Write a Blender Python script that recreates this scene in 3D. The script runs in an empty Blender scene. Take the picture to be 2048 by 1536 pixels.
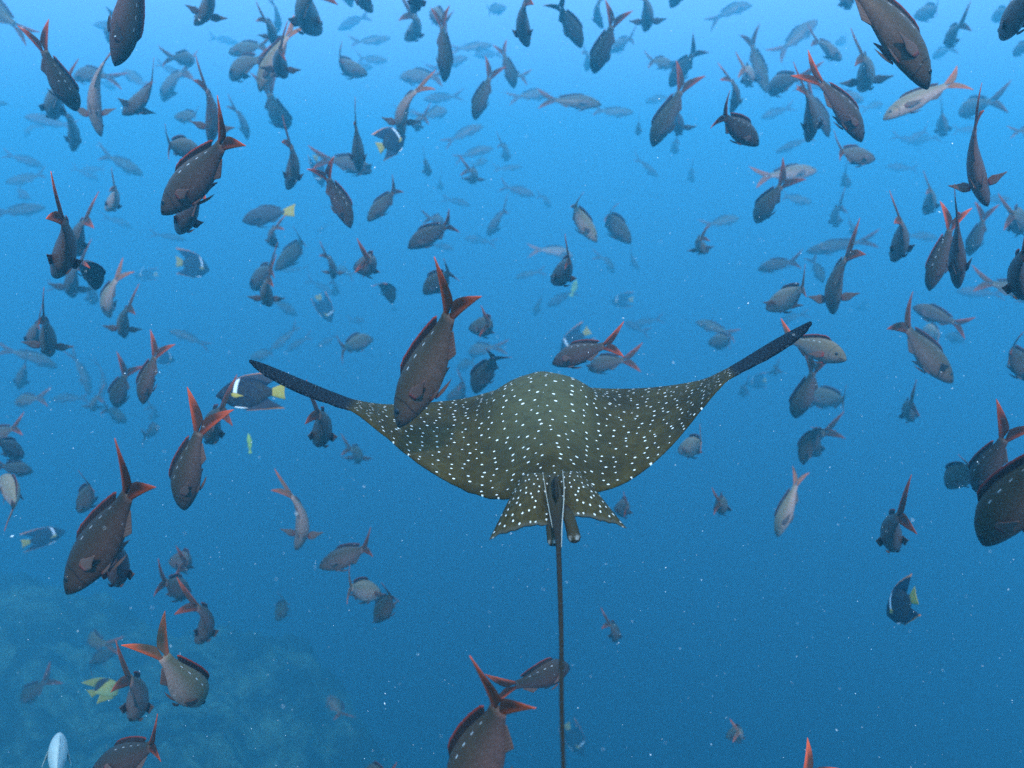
import bpy, math, random
from mathutils import Vector, Matrix, noise

random.seed(7)
C = bpy.context.scene.collection
scene = bpy.context.scene

# ------------------------------------------------------------------ camera
CAM = Vector((0.0, 0.0, 6.0))
PITCH = math.radians(-10.0)
FPX = 1900.0                                   # focal length in photo pixels (2048 wide)
RIGHT = Vector((1, 0, 0))
FWD = Vector((0, math.cos(PITCH), math.sin(PITCH)))
UP = Vector((0, -math.sin(PITCH), math.cos(PITCH)))
cd = bpy.data.cameras.new('camera')
cd.sensor_width = 36.0
cd.lens = 36.0 * FPX / 2048.0
cd.clip_start = 0.02
cd.clip_end = 500.0
cd.dof.use_dof = True
cd.dof.focus_distance = 1.4
cd.dof.aperture_fstop = 7.0
cam = bpy.data.objects.new('camera', cd)
C.objects.link(cam)
cam.location = CAM
cam.rotation_euler = (math.pi / 2 + PITCH, 0, 0)
scene.camera = cam

# ------------------------------------------------------------------ world: light coming through the water from all sides
w = bpy.data.worlds.new('World')
scene.world = w
w.use_nodes = True
nt = w.node_tree
nt.nodes.clear()
wo = nt.nodes.new('ShaderNodeOutputWorld')
bg = nt.nodes.new('ShaderNodeBackground')
tc = nt.nodes.new('ShaderNodeTexCoord')
sp = nt.nodes.new('ShaderNodeSeparateXYZ')
mr = nt.nodes.new('ShaderNodeMapRange')
rp = nt.nodes.new('ShaderNodeValToRGB')
mr.inputs['From Min'].default_value = -1.0
mr.inputs['From Max'].default_value = 1.0
rp.color_ramp.interpolation = 'LINEAR'
e = rp.color_ramp.elements
RAMP = [(-1.0, 0.0002, 0.006, 0.024), (-0.60, 0.0004, 0.018, 0.075), (-0.36, 0.0016, 0.090, 0.29), (-0.12, 0.10, 0.43, 0.90),
        (0.06, 0.42, 0.60, 0.98), (0.30, 0.48, 0.65, 1.0), (1.0, 0.52, 0.68, 1.0)]
for i, (z_, r_, g_, b_) in enumerate(RAMP):
    q_ = e[0] if i == 0 else (e[1] if i == len(RAMP) - 1 else e.new(0.5))
    q_.position = (z_ + 1) / 2
    q_.color = (r_, g_, b_, 1)
nt.links.new(tc.outputs['Generated'], sp.inputs[0])
nt.links.new(sp.outputs['Z'], mr.inputs['Value'])
nt.links.new(mr.outputs[0], rp.inputs[0])
nt.links.new(rp.outputs[0], bg.inputs['Color'])
bg.inputs['Strength'].default_value = 3.15
nt.links.new(bg.outputs[0], wo.inputs['Surface'])

# ------------------------------------------------------------------ sun
sd = bpy.data.lights.new('sun', 'SUN')
sd.energy = 5.0
sd.angle = math.radians(3.0)
sd.color = (1.0, 0.93, 0.80)
sun = bpy.data.objects.new('sun', sd)
C.objects.link(sun)
sun.rotation_euler = Vector((-0.06, 0.80, -0.60)).to_track_quat('-Z', 'Y').to_euler()

# ------------------------------------------------------------------ view
scene.view_settings.view_transform = 'Standard'
scene.view_settings.look = 'None'
scene.view_settings.exposure = 0.0
scene.view_settings.gamma = 1.0
scene.render.engine = 'CYCLES'
scene.cycles.use_denoising = False             # the grain stays, as in the photograph
scene.cycles.volume_bounces = 1
scene.cycles.max_bounces = 5
scene.cycles.diffuse_bounces = 2
HAZE_DENSITY = 0.069
HAZE_COLOR = (0.115, 0.65, 0.93)
HAZE_TOP = 12.5


# ================================================================== helpers
def at(px, py, d):
    """photo pixel and distance along the view axis -> point in the world"""
    return CAM + FWD * d + RIGHT * ((px - 1024) * d / FPX) + UP * (-(py - 768) * d / FPX)


at_ = at


def ray_dir(px, py):
    return FWD + RIGHT * ((px - 1024) / FPX) - UP * ((py - 768) / FPX)


class MB:
    """mesh under construction: vertices, faces, one uv per vertex, one material index per face"""
    def __init__(self):
        self.v = []; self.f = []; self.uv = []; self.mi = []

    def grid(self, rows, uvs, mi=0, close=False, cap0=False, cap1=False):
        b = len(self.v); n = len(rows[0])
        for r, u in zip(rows, uvs):
            self.v += [tuple(p) for p in r]; self.uv += list(u)
        for i in range(len(rows) - 1):
            for j in range(n if close else n - 1):
                k = (j + 1) % n
                self.f.append((b + i * n + j, b + i * n + k, b + (i + 1) * n + k, b + (i + 1) * n + j)); self.mi.append(mi)
        if cap0:
            self.f.append(tuple(b + j for j in reversed(range(n)))); self.mi.append(mi)
        if cap1:
            o = b + (len(rows) - 1) * n
            self.f.append(tuple(o + j for j in range(n))); self.mi.append(mi)

    def fin(self, P, N, th, nu, nv, mi=0):
        """a thin solid blade: P(u,v) mid surface, N its normal, th its half thickness in the middle; sealed at the rim"""
        b = len(self.v); N = Vector(N).normalized()
        for side in (1, -1):
            for i in range(nu + 1):
                for j in range(nv + 1):
                    u, v = i / nu, j / nv
                    edge = min(1.0, 5 * min(v, 1 - v) + 0.12) * (1 - 0.75 * u)
                    p = Vector(P(u, v)) + N * (side * th * edge)
                    self.v.append(tuple(p)); self.uv.append((u, v))
        n = nv + 1; m = (nu + 1) * n
        for i in range(nu):
            for j in range(nv):
                a = b + i * n + j
                self.f.append((a, a + 1, a + n + 1, a + n)); self.mi.append(mi)
                self.f.append((a + m, a + m + n, a + m + n + 1, a + m + 1)); self.mi.append(mi)
        rim = [(0, j) for j in range(n)] + [(i, nv) for i in range(1, nu + 1)] + [(nu, j) for j in range(nv - 1, -1, -1)] + [(i, 0) for i in range(nu - 1, 0, -1)]
        for q in range(len(rim)):
            i0, j0 = rim[q]; i1, j1 = rim[(q + 1) % len(rim)]
            a, c = b + i0 * n + j0, b + i1 * n + j1
            self.f.append((c, a, a + m, c + m)); self.mi.append(mi)

    def ball(self, c, r, axes=None, n=8, mi=0):
        c = Vector(c); rows = []; uvs = []
        for i in range(n // 2 + 1):
            ph = math.pi * i / (n // 2)
            s, co = max(math.sin(ph), 0.02), math.cos(ph)
            rows.append([c + Vector((r[0] * s * math.cos(2 * math.pi * j / n), r[1] * co, r[2] * s * math.sin(2 * math.pi * j / n))) for j in range(n)])
            uvs.append([(i / (n // 2), j / n) for j in range(n)])
        self.grid(rows, uvs, mi, close=True, cap0=True, cap1=True)

    def mesh(self, name, mats, fn=None):
        me = bpy.data.meshes.new(name)
        vs = self.v if fn is None else [fn(p) for p in self.v]
        me.from_pydata(vs, [], self.f)
        ul = me.uv_layers.new(name='UVMap')
        idx = [0] * len(me.loops)
        me.loops.foreach_get('vertex_index', idx)
        flat = [x for i in idx for x in self.uv[i]]
        ul.data.foreach_set('uv', flat)
        for m in mats:
            me.materials.append(m)
        me.polygons.foreach_set('material_index', self.mi)
        me.polygons.foreach_set('use_smooth', [True] * len(self.f))
        me.update()
        return me


def link(name, me, parent=None):
    o = bpy.data.objects.new(name, me)
    C.objects.link(o)
    if parent is not None:
        o.parent = parent
    return o


def tag(o, label=None, cat=None, group=None, kind=None):
    if label: o['label'] = label
    if cat: o['category'] = cat
    if group: o['group'] = group
    if kind: o['kind'] = kind


# ---------------------------------------------------------------- material helpers
class NT:
    def __init__(self, name, rough=0.5, spec=0.3):
        self.m = bpy.data.materials.new(name)
        self.m.use_nodes = True
        self.t = self.m.node_tree
        self.b = self.t.nodes['Principled BSDF']
        self.b.inputs['Roughness'].default_value = rough
        self.b.inputs['Specular IOR Level'].default_value = spec

    def n(self, kind, **kw):
        q = self.t.nodes.new(kind)
        for k, v in kw.items():
            setattr(q, k, v)
        return q

    def put(self, sock, val):
        if isinstance(val, bpy.types.NodeSocket):
            self.t.links.new(val, sock)
        elif val is not None:
            sock.default_value = val

    def math(self, op, a, b=None, c=None, clamp=False):
        q = self.n('ShaderNodeMath', operation=op, use_clamp=clamp)
        self.put(q.inputs[0], a); self.put(q.inputs[1], b); self.put(q.inputs[2], c)
        return q.outputs[0]

    def step(self, x, lo, hi, t0=0.0, t1=1.0):
        q = self.n('ShaderNodeMapRange', interpolation_type='SMOOTHSTEP')
        self.put(q.inputs['Value'], x)
        q.inputs['From Min'].default_value = lo; q.inputs['From Max'].default_value = hi
        q.inputs['To Min'].default_value = t0; q.inputs['To Max'].default_value = t1
        return q.outputs[0]

    def mix(self, fac, a, b, mode='MIX'):
        q = self.n('ShaderNodeMix', data_type='RGBA', blend_type=mode)
        self.put(q.inputs['Factor'], fac)
        self.put(q.inputs['A'], a if isinstance(a, bpy.types.NodeSocket) else (*a, 1))
        self.put(q.inputs['B'], b if isinstance(b, bpy.types.NodeSocket) else (*b, 1))
        return q.outputs['Result']

    def uv(self):
        s = self.n('ShaderNodeSeparateXYZ')
        u = self.n('ShaderNodeUVMap')
        self.t.links.new(u.outputs[0], s.inputs[0])
        self.uvv = u.outputs[0]
        return s.outputs[0], s.outputs[1]

    def noise(self, scale, detail=3, vec=None, rough=0.55):
        q = self.n('ShaderNodeTexNoise')
        q.inputs['Scale'].default_value = scale; q.inputs['Detail'].default_value = detail; q.inputs['Roughness'].default_value = rough
        if vec is not None: self.put(q.inputs['Vector'], vec)
        return q.outputs['Fac']

    def bump(self, h, strength, dist=0.01):
        q = self.n('ShaderNodeBump')
        q.inputs['Strength'].default_value = strength; q.inputs['Distance'].default_value = dist
        self.put(q.inputs['Height'], h)
        self.put(self.b.inputs['Normal'], q.outputs[0])

    def done(self, col):
        self.put(self.b.inputs['Base Color'], col)
        return self.m


def scale_vec(k, vec, sx, sy):
    q = k.n('ShaderNodeVectorMath', operation='MULTIPLY')
    k.put(q.inputs[0], vec); q.inputs[1].default_value = (sx, sy, 1)
    return q.outputs[0]


def mat_skin():
    k = NT('creole_skin', 0.38, 0.20)
    u, v = k.uv()
    info = k.n('ShaderNodeObjectInfo')
    side = k.step(v, 0.12, 0.78)
    col = k.mix(side, (0.155, 0.075, 0.058), (0.066, 0.043, 0.023))
    n1 = k.noise(9, 3, scale_vec(k, k.uvv, 2.2, 1.0))
    col = k.mix(k.step(n1, 0.35, 0.7, 0.0, 0.45), col, (0.085, 0.042, 0.028))
    # dark head cap and reddish flank stripe behind the gill
    col = k.mix(k.step(u, 0.20, 0.02, 0.0, 0.55), col, (0.030, 0.026, 0.022))
    # gill cover line
    g = k.math('ABSOLUTE', k.math('SUBTRACT', u, k.math('ADD', 0.235, k.math('MULTIPLY', k.math('ABSOLUTE', k.math('SUBTRACT', v, 0.5)), -0.10))))
    col = k.mix(k.step(g, 0.012, 0.002, 0.0, 0.6), col, (0.012, 0.009, 0.008))
    # mouth line
    mo = k.math('MULTIPLY', k.step(u, 0.075, 0.06), k.step(k.math('ABSOLUTE', k.math('SUBTRACT', v, 0.40)), 0.10, 0.03))
    col = k.mix(mo, col, (0.012, 0.009, 0.008))
    # row of small white spots along the back
    ph = k.math('ABSOLUTE', k.math('SUBTRACT', k.math('FRACT', k.math('MULTIPLY', k.math('SUBTRACT', u, 0.40), 1 / 0.115)), 0.5))
    inr = k.math('MULTIPLY', k.step(u, 0.405, 0.415), k.step(u, 0.905, 0.885))
    line = k.math('ABSOLUTE', k.math('SUBTRACT', v, k.math('ADD', 0.80, k.math('MULTIPLY', u, 0.06))))
    spt = k.math('MULTIPLY', k.math('MULTIPLY', k.step(ph, 0.17, 0.12), k.step(line, 0.016, 0.008)), inr)
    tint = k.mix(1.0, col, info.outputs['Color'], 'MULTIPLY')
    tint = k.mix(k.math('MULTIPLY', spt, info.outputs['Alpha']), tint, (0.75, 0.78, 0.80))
    vo = k.n('ShaderNodeTexVoronoi'); vo.inputs['Scale'].default_value = 46
    k.put(vo.inputs['Vector'], scale_vec(k, k.uvv, 1.0, 0.55))
    tint = k.mix(k.step(vo.outputs['Distance'], 0.2, 0.75, 0.0, 0.20), tint, (0.02, 0.017, 0.015))
    k.bump(vo.outputs['Distance'], 0.10, 0.004)
    return k.done(tint)


def mat_tail():
    k = NT('creole_tail_fin', 0.6, 0.08)
    u, v = k.uv()
    info = k.n('ShaderNodeObjectInfo')
    lead = k.step(v, 0.45, 0.97)
    tip = k.step(u, 0.45, 1.0)
    f = k.math('MAXIMUM', k.math('MULTIPLY', lead, k.step(u, 0.05, 0.75, 0.25, 1.0)), k.math('MULTIPLY', tip, 0.85))
    rays = k.math('FRACT', k.math('MULTIPLY', v, 9))
    base = k.mix(k.step(rays, 0.3, 0.6, 0.0, 0.4), (0.060, 0.022, 0.011), (0.13, 0.040, 0.017))
    base = k.mix(1.0, base, info.outputs['Color'], 'MULTIPLY')
    f = k.math('MULTIPLY', f, k.math('ADD', 0.18, k.math('MULTIPLY', info.outputs['Alpha'], 1.05)), clamp=True)  # orange weakened on distant fish, painting in red light lost to water
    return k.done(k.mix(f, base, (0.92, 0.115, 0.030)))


def mat_dorsal():
    k = NT('creole_dorsal_fin', 0.6, 0.08)
    u, v = k.uv()
    rays = k.math('FRACT', k.math('MULTIPLY', v, 16))
    base = k.mix(k.step(rays, 0.3, 0.6, 0.0, 0.5), (0.020, 0.014, 0.012), (0.060, 0.030, 0.024))
    info = k.n('ShaderNodeObjectInfo')
    f = k.math('MULTIPLY', k.step(u, 0.70, 0.95, 0.0, 0.8), k.math('ADD', 0.15, k.math('MULTIPLY', info.outputs['Alpha'], 0.9)), clamp=True)  # red edge fades on distant fish, the water's absorption painted in
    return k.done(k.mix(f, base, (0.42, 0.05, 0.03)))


def mat_pectoral():
    k = NT('creole_pectoral_fin', 0.6, 0.08)
    u, v = k.uv()
    rays = k.math('FRACT', k.math('MULTIPLY', v, 8))
    base = k.mix(k.step(rays, 0.3, 0.6, 0.0, 0.5), (0.13, 0.060, 0.045), (0.22, 0.12, 0.09))
    base = k.mix(k.step(u, 0.22, 0.02, 0.0, 0.9), base, (0.30, 0.035, 0.025))
    info = k.n('ShaderNodeObjectInfo')
    return k.done(k.mix(k.math('ADD', 0.35, info.outputs['Alpha'], clamp=True), (0.10, 0.10, 0.09), base))  # greyed on distant fish: loss of red light put into the colour


def mat_plain(name, col, rough=0.5, spec=0.3):
    k = NT(name, rough, spec)
    n1 = k.noise(14, 3)
    return k.done(k.mix(k.step(n1, 0.3, 0.7, 0.0, 0.35), col, tuple(c * 0.6 for c in col)))


def mat_angel():
    k = NT('angelfish_skin', 0.6, 0.08)
    u, v = k.uv()
    info = k.n('ShaderNodeObjectInfo')
    n1 = k.noise(7, 3, k.uvv)
    col = k.mix(k.step(n1, 0.3, 0.7), (0.012, 0.016, 0.030), (0.030, 0.030, 0.030))
    col = k.mix(k.step(u, 0.62, 0.95, 0.0, 0.5), col, (0.035, 0.030, 0.022))
    c = k.math('SUBTRACT', u, k.math('ADD', 0.365, k.math('MULTIPLY', k.math('POWER', k.math('SUBTRACT', v, 0.5), 2.0), 0.12)))
    bar = k.math('MULTIPLY', k.step(k.math('ABSOLUTE', c), 0.040, 0.026), k.step(v, 0.30, 0.42))
    col = k.mix(bar, col, (0.72, 0.76, 0.80))
    return k.done(col)


def mat_angel_fin():
    k = NT('angelfish_fin', 0.5, 0.3)
    u, v = k.uv()
    return k.done(k.mix(k.step(u, 0.82, 0.96), (0.014, 0.018, 0.032), (0.75, 0.22, 0.03)))


def mat_butterfly():
    k = NT('butterflyfish_skin', 0.45, 0.35)
    u, v = k.uv()
    col = k.mix(k.step(v, 0.05, 0.8), (0.22, 0.26, 0.10), (0.30, 0.27, 0.05))
    b = k.math('MULTIPLY', k.step(k.math('ADD', v, k.math('MULTIPLY', u, 0.35)), 0.86, 0.93), k.step(u, 0.30, 0.36))
    col = k.mix(b, col, (0.010, 0.010, 0.012))
    h = k.math('MULTIPLY', k.step(u, 0.19, 0.15), k.step(v, 0.45, 0.60))
    return k.done(k.mix(h, col, (0.02, 0.02, 0.02)))


def mat_ray():
    k = NT('ray_skin', 0.7, 0.05)
    u, v = k.uv()                    # metres across the disc, metres from snout to tail
    n1 = k.noise(7.0, 8, k.uvv, 0.72)
    n2 = k.noise(60, 2, k.uvv)
    col = k.mix(k.step(n1, 0.3, 0.72), (0.026, 0.0185, 0.0024), (0.066, 0.048, 0.0095))
    au = k.math('ABSOLUTE', u)
    # paler grey-green saddle along the back
    sad = k.math('MULTIPLY', k.step(au, 0.17, 0.02), k.step(v, 0.62, 0.35))
    col = k.mix(k.math('MULTIPLY', sad, 0.8), col, (0.084, 0.084, 0.040))
    col = k.mix(k.step(n2, 0.45, 0.75, 0.0, 0.35), col, (0.016, 0.014, 0.006))
    # pale wandering lines
    sv = k.n('ShaderNodeTexVoronoi', feature='DISTANCE_TO_EDGE'); sv.inputs['Scale'].default_value = 16
    wv = k.n('ShaderNodeVectorMath', operation='ADD')
    nz = k.n('ShaderNodeTexNoise'); nz.inputs['Scale'].default_value = 14
    k.put(nz.inputs['Vector'], k.uvv)
    sc = k.n('ShaderNodeVectorMath', operation='SCALE'); sc.inputs['Scale'].default_value = 0.06
    k.put(sc.inputs[0], nz.outputs['Color']); k.put(wv.inputs[0], k.uvv); k.put(wv.inputs[1], sc.outputs[0])
    k.put(sv.inputs['Vector'], wv.outputs[0])
    col = k.mix(k.math('MULTIPLY', k.step(sv.outputs['Distance'], 0.02, 0.0), k.math('MULTIPLY', k.step(n1, 0.45, 0.65), 0.30)), col, (0.16, 0.18, 0.13))
    # white spots: one per cell of a jittered lattice; smaller and closer together towards the wing ends
    def spots(scale, radius, jit, off):
        mp = k.n('ShaderNodeMapping'); mp.inputs['Location'].default_value = (off, off * 0.7, 0); mp.inputs['Scale'].default_value = (0.82, 1.12, 1)
        k.put(mp.inputs['Vector'], k.uvv)
        vo = k.n('ShaderNodeTexVoronoi', voronoi_dimensions='2D'); vo.inputs['Scale'].default_value = scale
        vo.inputs['Randomness'].default_value = jit
        k.put(vo.inputs['Vector'], mp.outputs[0])
        hs = k.n('ShaderNodeSeparateXYZ'); k.put(hs.inputs[0], vo.outputs['Color'])
        r = k.math('MULTIPLY', k.math('ADD', 0.72, k.math('MULTIPLY', hs.outputs[0], 0.5)), radius)
        d = k.math('DIVIDE', vo.outputs['Distance'], r)
        return k.step(d, 1.0, 0.72)
    inner = k.math('MULTIPLY', spots(39.0, 0.094, 0.64, 3.1), k.step(au, 0.40, 0.36))
    outer = k.math('MULTIPLY', spots(51.0, 0.102, 0.64, 7.7), k.step(au, 0.36, 0.40))
    sp_ = k.math('MAXIMUM', inner, outer)
    black = k.step(k.math('ADD', au, k.math('MULTIPLY', v, -0.05)), 0.398, 0.425)
    sp_ = k.math('MULTIPLY', sp_, k.math('SUBTRACT', 1.0, black))
    col = k.mix(black, col, (0.0035, 0.0035, 0.005))
    fine = k.math('MULTIPLY', k.math('MULTIPLY', spots(150.0, 0.24, 0.9, 1.3), black), 0.10)
    col = k.mix(fine, col, (0.30, 0.38, 0.42))
    col = k.mix(sp_, col, (0.86, 0.86, 0.80))
    k.bump(k.math('ADD', k.math('MULTIPLY', n1, 0.6), k.math('MULTIPLY', n2, 0.25)), 0.28, 0.006)
    return k.done(col)


def mat_belly():
    return mat_plain('ray_belly', (0.62, 0.62, 0.58), 0.6, 0.2)


def mat_pelvic():
    k = NT('ray_pelvic_fin', 0.6, 0.08)
    u, v = k.uv()
    n1 = k.noise(12, 4, k.uvv)
    col = k.mix(k.step(n1, 0.3, 0.7), (0.034, 0.024, 0.0035), (0.060, 0.044, 0.0100))
    vo = k.n('ShaderNodeTexVoronoi', voronoi_dimensions='2D'); vo.inputs['Scale'].default_value = 7.0; vo.inputs['Randomness'].default_value = 0.8
    k.put(vo.inputs['Vector'], k.uvv)
    col = k.mix(k.step(vo.outputs['Distance'], 0.125, 0.085), col, (0.86, 0.86, 0.80))
    col = k.mix(k.step(u, 0.93, 1.0, 0.0, 0.6), col, (0.09, 0.085, 0.065))
    return k.done(col)


def mat_clasper():
    k = NT('ray_clasper', 0.6, 0.08)
    u, v = k.uv()
    col = k.mix(k.step(u, 0.0, 0.35), (0.020, 0.010, 0.004), (0.036, 0.028, 0.011))
    n1 = k.noise(8, 3, k.uvv)
    col = k.mix(k.math('MULTIPLY', k.step(u, 0.72, 0.86), k.step(n1, 0.45, 0.6)), col, (0.25, 0.25, 0.23))
    return k.done(k.mix(k.math('MULTIPLY', k.step(u, 0.9, 0.96), 0.7), col, (0.015, 0.010, 0.008)))


def mat_whip():
    k = NT('ray_whip_tail', 0.6, 0.08)
    u, v = k.uv()
    n1 = k.noise(40, 4, scale_vec(k, k.uvv, 3.0, 0.3))
    col = k.mix(k.step(n1, 0.3, 0.7), (0.012, 0.008, 0.003), (0.030, 0.021, 0.009))
    col = k.mix(k.step(u, 0.30, 0.10), col, (0.042, 0.032, 0.0105))
    return k.done(col)


def mat_reef():
    k = NT('reef_rock', 0.85, 0.1)
    g = k.n('ShaderNodeNewGeometry')
    n1 = k.noise(0.9, 8, g.outputs['Position'], 0.68)
    n2 = k.noise(4.0, 4, g.outputs['Position'], 0.6)
    col = k.mix(k.step(n1, 0.42, 0.62), (0.030, 0.050, 0.036), (0.17, 0.30, 0.19))
    col = k.mix(k.step(n2, 0.48, 0.66, 0.0, 0.7), col, (0.045, 0.060, 0.042))
    k.bump(n2, 0.8, 0.08)
    return k.done(col)


M = dict(skin=mat_skin(), tail=mat_tail(), dorsal=mat_dorsal(), pect=mat_pectoral(),
         eye=mat_plain('fish_eye', (0.012, 0.012, 0.014), 0.15, 0.6),
         angel=mat_angel(), angel_fin=mat_angel_fin(),
         yellow=mat_plain('yellow_fin', (0.46, 0.34, 0.05)), butter_fin=mat_plain('butterflyfish_fin', (0.24, 0.23, 0.05)), ygreen=mat_plain('yellow_green_skin', (0.26, 0.40, 0.10)),
         butter=mat_butterfly(), surgeon=mat_plain('surgeonfish_skin', (0.035, 0.040, 0.045), 0.5),
         pale=mat_plain('pale_skin', (0.40, 0.50, 0.48), 0.5), white=mat_plain('white_fin', (0.85, 0.86, 0.86)),
         ray=mat_ray(), belly=mat_belly(), pelvic=mat_pelvic(), clasper=mat_clasper(), whip=mat_whip(), reef=mat_reef(),
         snow=mat_plain('marine_snow', (0.85, 0.88, 0.88), 0.8, 0.1))

# ================================================================== the setting: sea bed, reef slope, hazy water
def sm(x, a, b):
    t = min(1, max(0, (x - a) / (b - a)))
    return t * t * (3 - 2 * t)


def ground_z(x, y):
    S = 2.6
    x, y = x / S, y / S
    edge = 0.0 - 0.12 * (y - 8.0) + 0.9 * noise.noise(Vector((y * 0.4, 3.1, 0)))
    mound = sm(edge - x, -3.4, 2.4)
    far = 1 - sm(y + 0.8 * noise.noise(Vector((x * 0.5, 8.1, 0))), 8.4, 14.0)
    n = noise.fractal(Vector((x * 0.5, y * 0.5, 1.7)), 0.9, 2.1, 6)
    lump = noise.fractal(Vector((x * 2.2, y * 2.2, 5.2)), 0.6, 2.2, 6)
    rid = 0.5 - abs(noise.noise(Vector((x * 1.6, y * 1.3, 9.4))))
    top = 2.0 + 0.14 * max(-2.0, min(3.5, -x - 2.6)) + 0.02 * (y - 5)
    z = -11.0 + mound * far * (top + 11.0)
    z += 0.24 * n + 0.17 * lump + 0.22 * rid
    return 6.0 + S * (z - 6.0)


def build_ground():
    def axis(lo, hi, dense0, dense1, step, coarse):
        xs = []; x = lo
        while x < hi:
            xs.append(x)
            x += step if dense0 <= x < dense1 else coarse
        xs.append(hi)
        return xs
    xs = axis(-48, 48, -23, 9, 0.14, 1.5)
    ys = axis(-20, 70, 11, 38, 0.16, 1.5)
    b = MB()
    b.grid([[(x, y, ground_z(x, y)) for x in xs] for y in ys], [[(x, y) for x in xs] for y in ys])
    o = link('reef_slope', b.mesh('reef_slope', [M['reef']]))
    tag(o, 'rocky reef slope fading into blue water at the lower left', kind='structure')


build_ground()


def build_haze():
    lo, hi = Vector((-50, -22, -42.0)), Vector((50, 72, HAZE_TOP))
    v = [(x, y, z) for x in (lo.x, hi.x) for y in (lo.y, hi.y) for z in (lo.z, hi.z)]
    f = [(0, 1, 3, 2), (4, 6, 7, 5), (0, 4, 5, 1), (2, 3, 7, 6), (0, 2, 6, 4), (1, 5, 7, 3)]
    me = bpy.data.meshes.new('haze'); me.from_pydata(v, [], f)
    m = bpy.data.materials.new('haze'); m.use_nodes = True
    t = m.node_tree; t.nodes.clear()
    out = t.nodes.new('ShaderNodeOutputMaterial'); pv = t.nodes.new('ShaderNodeVolumePrincipled')
    pv.inputs['Color'].default_value = (*HAZE_COLOR, 1)
    pv.inputs['Absorption Color'].default_value = (0, 0, 0, 1)
    pv.inputs['Density'].default_value = HAZE_DENSITY
    pv.inputs['Anisotropy'].default_value = 0.55
    t.links.new(pv.outputs[0], out.inputs['Volume'])
    me.materials.append(m)
    o = link('haze', me)
    tag(o, 'clear blue sea water fading with distance', kind='stuff')


build_haze()

# ================================================================== spotted eagle ray
def interp(tab, x):
    if x <= tab[0][0]: return tab[0][1:]
    for a, b in zip(tab, tab[1:]):
        if x <= b[0]:
            f = (x - a[0]) / (b[0] - a[0])
            return tuple(p + (q - p) * f for p, q in zip(a[1:], b[1:]))
    return tab[-1][1:]


def catmull(pts, n):
    """smooth curve through control points, n samples"""
    out = []
    m = len(pts)
    for i in range(n):
        s = i / (n - 1) * (m - 1)
        k = min(int(s), m - 2); f = s - k
        p0, p1, p2, p3 = pts[max(k - 1, 0)], pts[k], pts[k + 1], pts[min(k + 2, m - 1)]
        out.append(tuple(0.5 * ((2 * b) + (-a + c) * f + (2 * a - 5 * b + 4 * c - d) * f * f + (-a + 3 * b - 3 * c + d) * f ** 3)
                         for a, b, c, d in zip(p0, p1, p2, p3)))
    return out


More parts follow.
